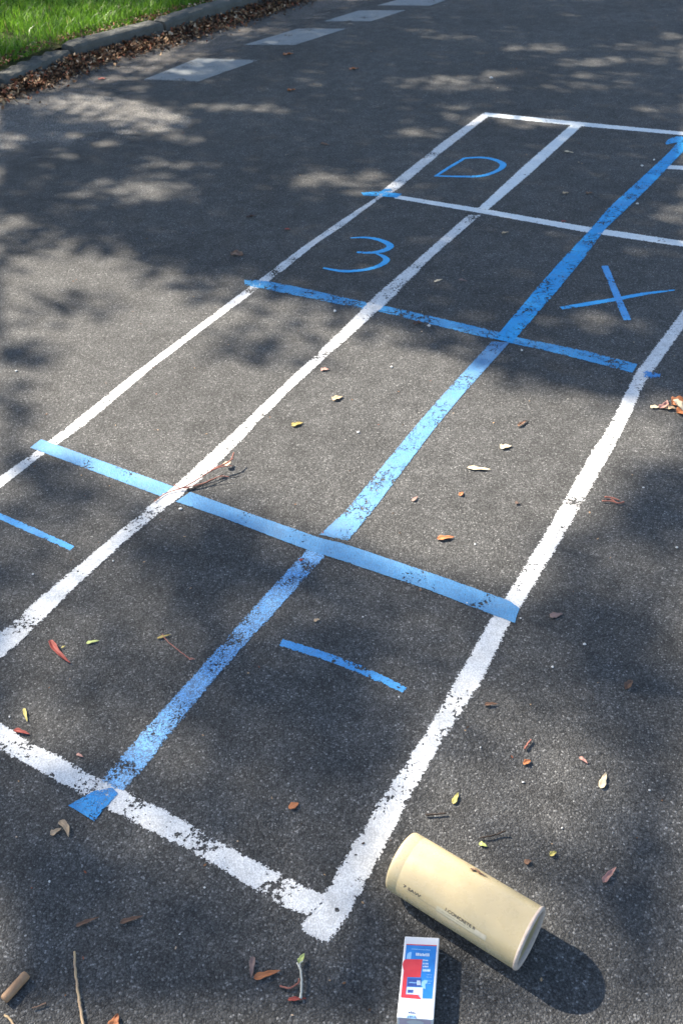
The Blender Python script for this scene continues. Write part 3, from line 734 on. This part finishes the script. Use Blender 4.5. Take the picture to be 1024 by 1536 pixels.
# mid-road leaves
leaf('fallen_leaf', (498, 601), (514, 596), .022, 'tan', 'small tan leaf between the two long lines, higher of two', fold=.5)
leaf('fallen_leaf', (437, 640), (455, 635), .018, 'olive', 'small olive-tan leaf right of the inner white line', fold=.4)
leaf('fallen_leaf', (749, 673), (767, 670), .020, 'pale', 'small pale oval leaf in the sunlit right column', fold=.4)
leaf('fallen_leaf', (700, 703), (736, 706), .015, 'pale', 'long thin pale leaf in the sunlit right column', fold=.3)
leaf('fallen_leaf', (655, 810), (681, 807), .017, 'orange', 'torn orange-tan leaf above the long blue tape strip', fold=.6)
leaf('fallen_leaf', (481, 556), (494, 555), .016, 'pink', 'small pinkish leaf in the sunlit middle column', fold=.4)
leaf('fallen_leaf', (824, 926), (843, 922), .017, 'mauve', 'flat brown oval leaf just right of the thick white line', fold=.15)
leaf('fallen_leaf', (937, 1035), (948, 1022), .018, 'brown', 'folded brown leaf in the dark shade at right', fold=1.1, lift=.01)
leaf('fallen_leaf', (726, 1059), (746, 1057), .009, 'brown', 'small dark brown leaf roll beside the thick white line', fold=1.0)
twig('bark_sliver', [(786, 1126), (791, 1118), (796, 1112)], .0022, .0016, M['twig_red'], 'short orange-brown bark sliver in the lit patch at right', 'bark')
leaf('fallen_leaf', (784, 1148), (795, 1142), .012, 'orange', 'crumpled orange scrap under the bark sliver', fold=.8, tip=.8)
leaf('fallen_leaf', (868, 1137), (881, 1147), .008, 'pink', 'small pink and white scrap left of the pale oval leaf', fold=.6)
leaf('fallen_leaf', (900, 1184), (908, 1160), .0135, 'pale', 'pale oval leaf with a reddish edge at the right', fold=.3)
leaf('fallen_leaf', (679, 1207), (687, 1190), .0095, 'yellow', 'slim yellow leaf between the thick white line and the tube', fold=.4)
twig('twig', [(638, 1224), (652, 1224), (668, 1222)], .0018, .0014, M['twig_dark'], 'straight dark twig between the thick white line and the tube')
twig('twig', [(719, 1259), (735, 1257), (745, 1254), (757, 1251)], .0012, .0016, M['twig_dark'], 'kinked dark twig just above the tube', zs=[0, .002, .001, .006])
leaf('fallen_leaf', (718, 1266), (730, 1271), .0085, 'green', 'tiny green leaf just above the tube', fold=.4)
leaf('fallen_leaf', (824, 1285), (834, 1279), .0100, 'yellow', 'tiny curled yellow leaf right of the tube', fold=.9)
leaf('fallen_leaf', (903, 1325), (923, 1302), .0125, 'pink', 'pinkish spindle leaf lying right of the tube', fold=1.0)
leaf('fallen_leaf', (786, 1296), (796, 1292), .010, 'brown', 'faint brown scrap up and right of the tube', fold=.3)
# right edge cluster
oc = empty('leaf_cluster', g(1015, 616)); tag(oc, 'bright orange crumpled leaf cluster at the right edge', 'leaf', 'fallen leaves on the asphalt')
child_leaf((1006, 608), (1032, 605), .045, 'orange', oc, curl=.5, fold=.6, lift=.02)
child_leaf((1008, 606), (1024, 624), .026, 'pale', oc, curl=.6, fold=.8, lift=.02, z0=.012)
child_leaf((995, 614), (1012, 614), .024, 'tan', oc, curl=.5, fold=.7)
child_leaf((1014, 621), (1036, 617), .035, 'orange', oc, curl=.5, fold=.5)
pc = empty('leaf_curl', g(990, 610)); tag(pc, 'pink curled leaf and pale bract left of the orange cluster', 'leaf', 'fallen leaves on the asphalt')
child_leaf((974, 612), (990, 612), .017, 'pale', pc, fold=.3)
child_leaf((988, 614), (999, 602), .022, 'pink', pc, fold=.8, bend=-.15)
tr_ = twig('twig', [(906, 748), (917, 749), (928, 753)], .0022, .0015, M['twig_red'], 'tangle of thin reddish twigs right of the thick white line', 'twig')
V, Fc = twig_geo([(902, 754), (915, 754), (926, 757), (935, 755)], .0016, .0022); twig_geo([(915, 750), (925, 757)], .0015, .0015, V=V, Fc=Fc)
mesh_obj('side_twig', V, Fc, M['twig_red'], tr_, origin=tr_.location)
# darker bits further off
leaf('fallen_leaf', (347, 380), (365, 384), .045, 'brown', 'dark brown leaf chip on the shaded road left of the grid', fold=.3, tip=.8)
leaf('fallen_leaf', (370, 327), (385, 324), .018, 'dark', 'dark sliver on the shaded road above the brown chip', fold=.8)
leaf('fallen_leaf', (427, 345), (436, 345), .015, 'red', 'tiny dark red bit left of the left white line', fold=.5)
leaf('fallen_leaf', (843, 291), (852, 290), .020, 'tan', 'small tan leaf in the empty far box, left of two', fold=.4)
leaf('fallen_leaf', (878, 291), (888, 290), .020, 'brown', 'small brown leaf in the empty far box, right of two', fold=.4)
leaf('fallen_leaf', (841, 333), (849, 333), .012, 'red', 'tiny red bit touching the thin white cross line', fold=.4)
leaf('fallen_leaf', (752, 351), (762, 349), .016, 'tan', 'tiny tan leaf below the thin white cross line', fold=.4)
leaf('fallen_leaf', (425, 83), (440, 81), .045, 'orange', 'orange leaf on the road beside the second dash', fold=.4)
leaf('fallen_leaf', (431, 137), (443, 135), .035, 'orange', 'small orange leaf in the middle of the far road', fold=.5)
leaf('fallen_leaf', (481, 216), (494, 219), .022, 'brown', 'small brown leaf on the dark road above the lit patch', fold=.5)
leaf('fallen_leaf', (524, 105), (538, 103), .038, 'orange', 'reddish leaf on the far road nearest the middle', fold=.5)
leaf('fallen_leaf', (148, 120), (160, 118), .035, 'red', 'small red leaf near the leaf-filled gutter', fold=.4)
leaf('fallen_leaf', (845, 228), (859, 230), .018, 'pale', 'pale sliver in the far box beside the second white line', fold=.4)
leaf('fallen_leaf', (687, 420), (700, 423), .014, 'mauve', 'faint grey scrap in the empty box left of the blue line', fold=.4)
leaf('fallen_leaf', (651, 424), (663, 420), .013, 'pale', 'pale scrap in the empty box right of the number 3', fold=.4)
leaf('fallen_leaf', (776, 641), (790, 632), .012, 'brown', 'thin brown curl in the sunlit right column', fold=.8)
leaf('fallen_leaf', (619, 487), (634, 486), .024, 'dark', 'dark clump just under the middle blue tape strip', fold=.8, tip=.8)
leaf('fallen_leaf', (471, 933), (480, 930), .009, 'tan', 'tiny tan leaf above the short blue dash mark', fold=.5)
leaf('fallen_leaf', (618, 753), (626, 746), .008, 'pink', 'faint pink sliver in the sunlit right column', fold=.5)
leaf('fallen_leaf', (689, 745), (694, 739), .012, 'orange', 'tiny orange bit in the sunlit right column', fold=.5)
leaf('fallen_leaf', (772, 756), (778, 756), .013, 'dark', 'tiny dark bit beside the thick white line in sun', fold=.5)
leaf('fallen_leaf', (449, 843), (456, 841), .009, 'red', 'tiny red bit on the worn blue line below the crossing', fold=.6, z0=.006)
leaf('fallen_leaf', (93, 973), (99, 970), .004, 'yellow', 'speck of yellow leaf between the red and the green leaf', fold=.3)
twig('twig', [(48, 1547), (57, 1547)], .001, .001, M['twig'], 'thin stem end at the bottom edge') if False else None
twig('twig', [(50, 1514), (62, 1510), (70, 1507)], .0009, .0012, M['twig'], 'fine brown twig right of the thick stick')
# dry scrap resting on the tube
sh, th = cyl_hit(715, 1308); P0 = cyl(sh, th, r+.001)
dr = empty('dry_scrap', P0); tag(dr, 'crumpled dry brown leaf scrap resting on top of the tube', 'leaf')
nrm = (P0-A-ax*(P0-A).dot(ax)).normalized(); tg = nrm.cross(ax)
for (u0, v0, u1, v1, wd_, cl) in ((-.013, .003, .001, -.002, .009, 'tan'), (-.006, -.002, .008, .001, .007, 'brown'), (.0, .002, .018, .0, .005, 'brown'), (-.011, .006, -.002, .0, .006, 'brown')):
    V, Fc, uv = leaf_geo(Vector((u0, v0, 0)), Vector((u1, v1, 0)), wd_, fold=.9, curl=.6, z0=.0025, lift=.003)
    W = [P0+ax*v.x+tg*v.y*-1+nrm*(v.z-.0018) for v in V]
    solid(mesh_obj('leaf_flake', W, Fc, LC[cl], dr, origin=P0, uvs=uv))

# pale stone chips
M['chip'] = simple('stone_chip', (.62, .61, .58), (.48, .47, .45), 300, .8, .3)
def chip_mesh(sz, seed):
    rr = random.Random(seed); bm = bmesh.new(); bmesh.ops.create_icosphere(bm, subdivisions=2, radius=sz)
    for v in bm.verts: v.co = Vector((v.co.x*rr.uniform(.85, 1.2), v.co.y*rr.uniform(.7, 1), v.co.z*.55))*rr.uniform(.85, 1.1)
    me = bpy.data.meshes.new('stone_chip'); bm.to_mesh(me); bm.free(); me.materials.append(M['chip']); return me
chips = [(876, 967, 4), (828, 1001, 3.5), (170, 842, 3), (271, 764, 5.5), (25, 557, 5), (598, 1046, 2.6), (784, 1174, 2.8), (842, 1243, 2.2), (75, 1323, 2.8),
         (307, 1332, 2.4), (270, 1402, 1.8), (712, 817, 3.4), (964, 732, 3.5), (544, 926, 2.6), (502, 467, 7), (736, 117, 12), (782, 526, 5), (587, 551, 5), (537, 649, 5),
         (1014, 822, 4), (50, 862, 3.5), (643, 489, 7), (973, 1186, 2.4), (720, 1122, 2.2), (15, 1076, 2.6), (780, 928, 2.5), (980, 240, 7), (962, 249, 8), (955, 306, 7), (700, 905, 2.4)]
for i, (x, y, sz) in enumerate(chips):
    o = bpy.data.objects.new('stone_chip', chip_mesh(sz/1000*.9, i)); col.objects.link(o); o.location = g(x, y)+Vector((0, 0, .002))
    o.rotation_euler.z = i; tag(o, 'tiny pale stone chip lying loose on the asphalt', 'stone', 'loose pale stone chips')

# ------------------------------------------------------------------ leaf litter in the gutter (one uncountable mass)
def np_mesh(name, V, F4, mats, midx, uv=None, smooth=False):
    me = bpy.data.meshes.new(name); nv, nf, k = len(V), len(F4), F4.shape[1]
    me.vertices.add(nv); me.vertices.foreach_set('co', V.astype(np.float32).ravel())
    me.loops.add(nf*k); me.loops.foreach_set('vertex_index', F4.astype(np.int32).ravel())
    me.polygons.add(nf); me.polygons.foreach_set('loop_start', np.arange(nf, dtype=np.int32)*k); me.polygons.foreach_set('loop_total', np.full(nf, k, dtype=np.int32))
    for m_ in mats: me.materials.append(m_)
    if midx is not None: me.polygons.foreach_set('material_index', midx.astype(np.int32))
    if smooth: me.polygons.foreach_set('use_smooth', np.ones(nf, dtype=bool))
    me.update(calc_edges=True); o = bpy.data.objects.new(name, me); col.objects.link(o); return o
KP = np.array([(p.x, p.y) for p in kpts]); KD = np.gradient(KP, axis=0); KD /= np.linalg.norm(KD, axis=1)[:, None]; KN = np.stack([-KD[:, 1], KD[:, 0]], 1)
def on_kerb(n, s0, s1, off):
    q = rng.uniform(s0, s1, n)/klen*(len(KP)-1); k = q.astype(int).clip(0, len(KP)-2); f = (q-k)[:, None]
    return KP[k]*(1-f)+KP[k+1]*f+KN[k]*off[:, None]
def scatter(name, XY, Z, L, Wd, mats, midx, tilt=.5, label='', curl=.25):
    n = len(XY); a = rng.uniform(0, 2*np.pi, n); d = np.stack([np.cos(a), np.sin(a), rng.normal(0, tilt, n)], 1); d /= np.linalg.norm(d, axis=1)[:, None]
    s = np.stack([-np.sin(a), np.cos(a), rng.normal(0, tilt, n)], 1); s /= np.linalg.norm(s, axis=1)[:, None]
    c = np.column_stack([XY, Z]); up = np.array([0, 0, 1.0]); cu = (rng.uniform(-curl, curl, n)*L)[:, None]*up
    L_, W_ = L[:, None], Wd[:, None]
    P = [c-d*L_*.5+cu, c-d*L_*.15-s*W_*.5, c-d*L_*.1, c-d*L_*.15+s*W_*.5, c+d*L_*.25-s*W_*.4, c+d*L_*.22, c+d*L_*.25+s*W_*.4, c+d*L_*.5+cu]
    for i in (1, 3, 4, 6): P[i] = P[i]+up*(rng.uniform(-.1, .5, n)*Wd)[:, None]
    V = np.stack(P, 1).reshape(-1, 3); V[:, 2] = np.maximum(V[:, 2], .002)
    q = np.array([[0, 1, 2, 2], [0, 2, 3, 3]]); 
    F4 = np.concatenate([np.array([[0, 1, 2], [0, 2, 3], [1, 4, 5], [1, 5, 2], [2, 5, 6], [2, 6, 3], [4, 7, 5], [5, 7, 6]])[None]+8*i for i in (np.arange(n)[:, None, None],)][0:1])
    F4 = F4.reshape(-1, 3)
    return np_mesh(name, V, F4, mats, np.repeat(midx, 8), smooth=False)
LM = [simple('litter_brown', (.20, .10, .05), (.11, .06, .035), 9, .8, .2), simple('litter_tan', (.40, .27, .15), (.26, .17, .10), 9, .8, .2),
      simple('litter_red', (.30, .09, .04), (.19, .06, .03), 9, .75, .25), simple('litter_dark', (.06, .038, .025), (.035, .025, .02), 9, .85, .2),
      simple('litter_pale', (.55, .42, .29), (.42, .30, .20), 9, .75, .25)]
n = 9500
off = -np.abs(rng.normal(0, .12, n))-.01; off = np.where(off < -.62, -rng.uniform(0, .5, n), off)
XY = on_kerb(n, max(0, sa-1.6), sd_+3.4, off); hgt = .008+.055*np.exp(off/.15)*rng.uniform(0, 1, n)
litter = scatter('leaf_litter', XY, hgt, rng.uniform(.012, .045, n), rng.uniform(.008, .024, n), LM, rng.choice(5, n, p=[.34, .15, .12, .33, .06]))
tag(litter, 'brown and tan dead leaves banked along the gutter', 'leaf litter', kind='stuff')
n = 1500
off = rng.uniform(KW*.7, KW+.14, n)
scr = scatter('leaf_scraps', on_kerb(n, max(0, sa-1.6), sd_+3.4, off), np.full(n, KH+.004)+rng.uniform(0, .01, n), rng.uniform(.012, .035, n), rng.uniform(.006, .018, n), LM, rng.choice(5, n, p=[.34, .26, .2, .08, .12]))
tag(scr, 'dry leaf scraps along the edge between grass and kerb', 'leaf litter', kind='stuff')
# soil crumbs under the litter
T = NT('gutter_soil'); u = T.sep(T.uv()); c = T.mix(T.maprange(T.noise(120, 4, .7), .3, .7), (.04, .028, .02), (.13, .09, .06))
al = T.math('GREATER_THAN', T.math('ADD', u[1], T.math('MULTIPLY', T.math('SUBTRACT', T.noise(26, 5, .7), .5), 1.6)), .48)
T.bump(T.noise(160, 4), .8, .01); M['soil'] = T.set(c, .95, .1, al)
fade_sheet('gutter_soil', [tuple(p+left_n(i, KBX)*(-.003)) for i, p in enumerate(KBX)][1:-1], [tuple(p-left_n(i, KBX)*(.34)) for i, p in enumerate(KBX)][1:-1], .0012, M['soil'], 'dark soil and crumbs at the foot of the kerb', 90)

n = 700
gx, gy = rng.uniform(-2.2, 2.6, n), .45+7.5*rng.random(n)**1.5
grit = scatter('grit', np.column_stack([gx, gy]), np.full(n, .0015), rng.uniform(.002, .007, n)*(1+gy*.15), rng.uniform(.0015, .004, n)*(1+gy*.1), LM, rng.choice(5, n, p=[.3, .2, .1, .25, .15]), tilt=.3)
tag(grit, 'fine crumbs of bark and leaf strewn over the asphalt', 'grit', kind='stuff')
# ------------------------------------------------------------------ grass
GM = []
for nm, c1, c2 in (('grass_a', (.12, .26, .022), (.08, .19, .014)), ('grass_b', (.20, .38, .035), (.12, .27, .02)), ('grass_c', (.05, .12, .014), (.035, .08, .01)), ('grass_dry', (.30, .28, .12), (.2, .18, .08))):
    T = NT(nm); c = T.mix(T.noise(3, 2), c1, c2); mt = T.set(c, .45, .4)
    tl = T.n('ShaderNodeBsdfTranslucent'); T.l(c, tl.inputs[0]); mx = T.n('ShaderNodeMixShader'); mx.inputs[0].default_value = .4
    T.l(T.b.outputs[0], mx.inputs[1]); T.l(tl.outputs[0], mx.inputs[2]); T.l(mx.outputs[0], T.out.inputs[0]); GM.append(mt)
n = 95000
q_off = KW+.02+3.2*rng.random(n)**1.15
XY = on_kerb(n, max(0, sa-2.4), klen*1.0 if klen < sd_+5 else sd_+4.5, q_off)
z0 = np.full(n, KH-.02); hg = rng.uniform(.045, .115, n)*np.clip((q_off-KW)/.12, .35, 1); wb = rng.uniform(.0016, .0036, n)
a = rng.uniform(0, 2*np.pi, n); lean = rng.normal(0, .4, (n, 2))*hg[:, None]+np.array([.12, -.05])*hg[:, None]
sx_ = np.stack([np.cos(a), np.sin(a)], 1)*wb[:, None]
V = np.empty((n, 5, 3))
V[:, 0, :2] = XY-sx_; V[:, 1, :2] = XY+sx_; V[:, 2, :2] = XY+lean*.35-sx_*.8; V[:, 3, :2] = XY+lean*.35+sx_*.8; V[:, 4, :2] = XY+lean
V[:, 0, 2] = V[:, 1, 2] = z0; V[:, 2, 2] = V[:, 3, 2] = z0+hg*.6; V[:, 4, 2] = z0+hg*rng.uniform(.8, 1, n)
Fg = (np.array([[0, 1, 3], [0, 3, 2], [2, 3, 4]])[None]+5*np.arange(n)[:, None, None]).reshape(-1, 3)
grass = np_mesh('grass', V.reshape(-1, 3), Fg, GM, np.repeat(rng.choice(4, n, p=[.42, .36, .18, .04]), 3))
tag(grass, 'bright green grass of the verge behind the kerb', 'grass', kind='stuff')

# ------------------------------------------------------------------ trees on the verge whose crowns shade the road
# openness of the crowns towards the sun, over the road as surveyed: 256 x 384 cells of 4 photo px
GX, GY = 256, 384
yy, xx = np.mgrid[0:GY, 0:GX]; xx = xx*4.0+2; yy = yy*4.0+2
OP = np.full((GY, GX), .028)
def pgon(pts, val, soft=3):
    global OP
    ins = np.zeros((GY, GX), bool); n = len(pts)
    for i in range(n):
        x1, y1 = pts[i]; x2, y2 = pts[(i+1) % n]
        if y1 == y2: continue
        c_ = ((y1 > yy) != (y2 > yy)) & (xx < (x2-x1)*(yy-y1)/(y2-y1)+x1); ins ^= c_
    mk = ins.astype(float)
    for _ in range(2):
        for ax_ in (0, 1):
            k = max(1, int(soft)); cs = np.cumsum(np.pad(mk, [(k+1, k) if i == ax_ else (0, 0) for i in (0, 1)], mode='edge'), axis=ax_)
            mk = (np.take(cs, range(2*k+1, cs.shape[ax_]), ax_)-np.take(cs, range(0, cs.shape[ax_]-2*k-1), ax_))/(2*k+1)
    OP = OP*(1-mk)+val*mk
def ell(cx, cy, rx, ry, val, rot=0, pw=2.0):
    global OP
    c_, s_ = math.cos(rad(rot)), math.sin(rad(rot)); u_ = ((xx-cx)*c_+(yy-cy)*s_)/rx; v_ = (-(xx-cx)*s_+(yy-cy)*c_)/ry
    mk = np.exp(-(u_*u_+v_*v_)**(pw/2)*.9); OP = OP*(1-mk)+val*mk
# half-open crown over the near ground
pgon([(-50, 640), (1100, 640), (1100, 1600), (-50, 1600)], .22, 8)
pgon([(-40, 1180), (420, 1400), (560, 1300), (700, 1250), (1100, 1300), (1100, 1600), (-40, 1600)], .10, 8)
# main sunlit band
pgon([(-60, 380), (100, 372), (190, 388), (220, 408), (330, 445), (400, 445), (520, 472), (600, 498), (700, 525), (760, 562), (850, 588), (930, 606), (1100, 600),
      (1100, 690), (960, 710), (900, 770), (840, 850), (790, 900), (700, 880), (560, 830), (420, 790), (300, 770), (210, 740), (130, 700), (60, 680), (-60, 670)], 1.0, 5)
ell(105, 462, 65, 22, .35); ell(40, 470, 30, 20, .7); ell(300, 425, 70, 14, .45); ell(15, 530, 62, 24, .10, 15); ell(0, 620, 40, 30, .15); ell(395, 525, 75, 34, .35); ell(10, 400, 40, 16, .6)
ell(680, 515, 60, 16, .2, 12); ell(840, 560, 100, 22, .08, 10); ell(1010, 572, 60, 22, .05); ell(570, 500, 50, 12, .45, 12)
# right side
ell(1000, 755, 55, 48, .10); ell(845, 835, 60, 45, .40); ell(960, 850, 90, 50, .62); ell(740, 850, 60, 26, .7)
ell(900, 965, 125, 75, .03); ell(960, 1080, 115, 90, .03); ell(1010, 1290, 80, 230, .08); ell(735, 990, 55, 70, .48); ell(800, 1165, 115, 105, .98); ell(700, 1100, 80, 80, .55)
ell(660, 1130, 50, 90, .6, 30)
# left side
ell(50, 715, 70, 34, .12); ell(30, 770, 50, 24, .18); ell(150, 780, 60, 40, .5); ell(100, 850, 90, 50, .62); ell(0, 890, 30, 26, .1); ell(200, 900, 70, 50, .45)
ell(60, 1000, 110, 75, .58); ell(20, 1090, 70, 50, .75); ell(335, 860, 95, 100, .03, -20); ell(450, 1010, 120, 110, .05); ell(520, 1150, 110, 110, .10)
ell(230, 1090, 60, 70, .55, 30); ell(380, 930, 50, 50, .4, 40); ell(560, 900, 80, 40, .35, 20); ell(150, 1320, 200, 70, .09); ell(880, 1420, 90, 60, .3); ell(300, 1280, 130, 50, .35, 25)
ell(470, 1370, 60, 50, .42); ell(722, 1355, 170, 66, .99, 32, 3.4); ell(860, 1440, 80, 50, .34); ell(630, 1470, 50, 60, .26)
# flecks of sun on the far road
pgon([(96, 141), (112, 140), (180, 148), (240, 162), (298, 181), (262, 186), (200, 176), (140, 166), (70, 160)], .95, 1)
for e in ((165, 158, 50, 8, .9), (185, 178, 60, 8, .85), (110, 165, 50, 7, .7), (222, 195, 35, 7, .7), (280, 208, 26, 6, .75), (15, 207, 18, 5, .8), (12, 220, 20, 5, .6), (108, 203, 24, 5, .55),
          (155, 215, 15, 4, .5), (103, 235, 17, 3.5, .55), (265, 248, 34, 5, .8), (340, 160, 52, 5, .65), (412, 165, 30, 6, .45), (205, 103, 38, 4, .65), (170, 118, 44, 3.5, .7), (205, 132, 22, 3.5, .5),
          (320, 91, 24, 3, .45), (270, 108, 44, 4, .5), (205, 287, 58, 12, .85), (245, 281, 28, 7, .85), (155, 272, 14, 4, .9), (235, 262, 30, 5, .5), (30, 332, 30, 8, .85), (0, 345, 30, 11, .9),
          (115, 312, 26, 5, .4), (490, 270, 58, 12, .85), (575, 286, 42, 8, .5), (545, 262, 30, 6, .4), (635, 46, 22, 3, .45), (685, 56, 28, 4, .3), (770, 72, 20, 4, .5), (820, 73, 32, 5, .7), (660, 120, 46, 5, .8),
          (690, 128, 60, 7, .6), (752, 110, 28, 5, .85), (690, 160, 30, 4, .4), (730, 176, 60, 5, .45), (880, 95, 34, 5, .65), (895, 113, 54, 4, .5), (880, 130, 62, 6, .5), (935, 91, 62, 4, .6),
          (1000, 75, 28, 4, .6), (1020, 83, 28, 3.5, .9), (1010, 55, 28, 5, .4), (940, 70, 32, 6, .35), (985, 165, 42, 5, .55), (800, 184, 66, 6, .7), (630, 200, 34, 6, .6), (1005, 322, 36, 12, .5),
          (905, 484, 66, 16, .38), (717, 474, 22, 5, .35), (210, 70, 70, 16, .55), (60, 70, 90, 26, .85), (150, 60, 80, 20, .7), (120, 20, 150, 9, .10), (20, 4, 60, 5, .8), (250, 45, 60, 10, .5), (300, 10, 60, 14, .3),
          (180, 62, 70, 9, .8), (60, 130, 60, 8, .6), (230, 88, 90, 8, .5), (360, 48, 70, 8, .35), (30, 150, 60, 8, .5), (440, 120, 40, 4, .2), (330, 120, 30, 3, .3)):
    ell(*e)
def vnoise(x, y, s, seed):
    r_ = np.random.default_rng(seed).random((64, 64)); u_, v_ = x/s+200, y/s+200; i, j = np.floor(u_).astype(int), np.floor(v_).astype(int)
    a_, b_ = u_-i, v_-j; a_ = a_*a_*(3-2*a_); b_ = b_*b_*(3-2*b_)
    G = lambda p, q: r_[p % 64, q % 64]
    return (G(i, j)*(1-a_)+G(i+1, j)*a_)*(1-b_)+(G(i, j+1)*(1-a_)+G(i+1, j+1)*a_)*b_
N = 430000
k = np.arange(N); g3 = 1.2207440846057596
X = -4.2+9.2*((k/g3) % 1); Y = -1.0+12.5*((k/g3**2) % 1); acc = (k/g3**3) % 1
X = X+rng.normal(0, .02, N); Y = Y+rng.normal(0, .02, N)
P3 = np.column_stack([X, Y, np.zeros(N)]); px, py, dep = proj_np(P3)
inside = (px > 0) & (px < 1024) & (py > 0) & (py < 1536) & (dep > .1)
ci = np.clip((px/4).astype(int), 0, GX-1); cj = np.clip((py/4).astype(int), 0, GY-1)
op_in = OP[cj, ci]
nz = .6*vnoise(X, Y, .55, 1)+.4*vnoise(X, Y, .2, 2); op_out = np.clip((nz-.48)*5, .05, .9)
fine = (vnoise(X, Y, .12, 5)-.5)*.22+(vnoise(X, Y, .32, 6)-.5)*.22
op = np.where(inside, np.clip(op_in+fine*np.clip(op_in*1.6, 0, 1)*(op_in < .9), .03, 1), op_out)
op = np.where(inside, np.clip(op, 0, 1)**np.where(op < .8, 1.28, 1.0), op)
tau = np.minimum(-np.log(np.clip(op, .02, .999)), 3.9); tau = np.where(op > .93, 0, tau)
keep = acc < tau/3.9; X, Y = X[keep], Y[keep]; n = len(X)
Lx, Ly = math.cos(SUN_AZ)/math.tan(SUN_EL), math.sin(SUN_AZ)/math.tan(SUN_EL)
H = rng.uniform(3.8, 5.8, n)+np.clip((2.6-Y)/1.2, 0, 1)*3.2*np.where(X < 3, 1, 1); Pc = np.column_stack([X-Lx*H, Y-Ly*H, H])
nr_ = rng.normal(0, .55, (n, 3))+np.array([-.3, .2, 1]); nr_ /= np.linalg.norm(nr_, axis=1)[:, None]
t1 = np.cross(nr_, rng.normal(0, 1, (n, 3))); t1 /= np.linalg.norm(t1, axis=1)[:, None]; t2 = np.cross(nr_, t1)
ll, ww = rng.uniform(.024, .034, n)[:, None], rng.uniform(.017, .023, n)[:, None]
VL = np.stack([Pc-t1*ll, Pc-t2*ww+t1*ll*.1, Pc+t1*ll, Pc+t2*ww+t1*ll*.1], 1)
M['bark'] = simple('tree_bark', (.13, .10, .075), (.06, .05, .04), 12, .9, .1, .8, 20)
M['crown'] = simple('crown_leaves', (.06, .12, .025), (.10, .17, .035), 6, .5, .4)
def tree(base, sel, label, limbs):
    t = empty('street_tree', (base[0], base[1], KH)); tag(t, label, 'tree', 'trees on the verge')
    V = VL[sel].reshape(-1, 3)-np.array([base[0], base[1], KH]); F4 = np.arange(len(V)).reshape(-1, 4)
    o = np_mesh('crown', V, F4, [M['crown']], None); o.parent = t
    P = [Vector((base[0], base[1], KH-.1)), Vector((base[0]+.03, base[1], 1.2)), Vector((base[0]-.05, base[1]+.05, 3.0)), Vector((base[0]+.05, base[1], 4.2)), Vector((base[0]+.1, base[1], 5.6))]
    P = smooth_path(P); V2, F2 = tube_geo(P, [.26-.17*i/(len(P)-1)+(.10 if i == 0 else 0) for i in range(len(P))], 16)
    mesh_obj('trunk', V2, F2, M['bark'], t, origin=t.location)
    for (z, tx_, ty_, tz_) in limbs:
        a_ = Vector((base[0], base[1], z)); b_ = Vector((tx_, ty_, tz_)); mid_ = (a_+b_)/2+Vector((0, 0, .5))
        Pp = smooth_path([a_, mid_, b_]); V2, F2 = tube_geo(Pp, [.10*(1-i/(len(Pp)-1))+.012 for i in range(len(Pp))], 10)
        mesh_obj('limb', V2, F2, M['bark'], t, origin=t.location)
near_t = (-6.0, 3.4); far_t = (-5.0, 14.6)
split = Pc[:, 1] < 8.4
tree(near_t, split, 'leafy tree on the verge out of frame, shading the near road', [(2.6, -6.6, 5.2, 4.6), (3.0, -5.6, 3.9, 5.2), (2.8, -7.0, 6.2, 5.0), (3.4, -7.0, 7.6, 4.9)])
tree(far_t, ~split, 'leafy tree on the verge out of frame, shading the far road', [(2.6, -6.2, 12.4, 4.6), (3.0, -3.6, 12.6, 5.4), (2.8, -6.8, 10.8, 5.0), (3.4, -5.6, 10.6, 4.8)])
print('leaves', n, 'kerb', klen, sa, sc_, sd_)
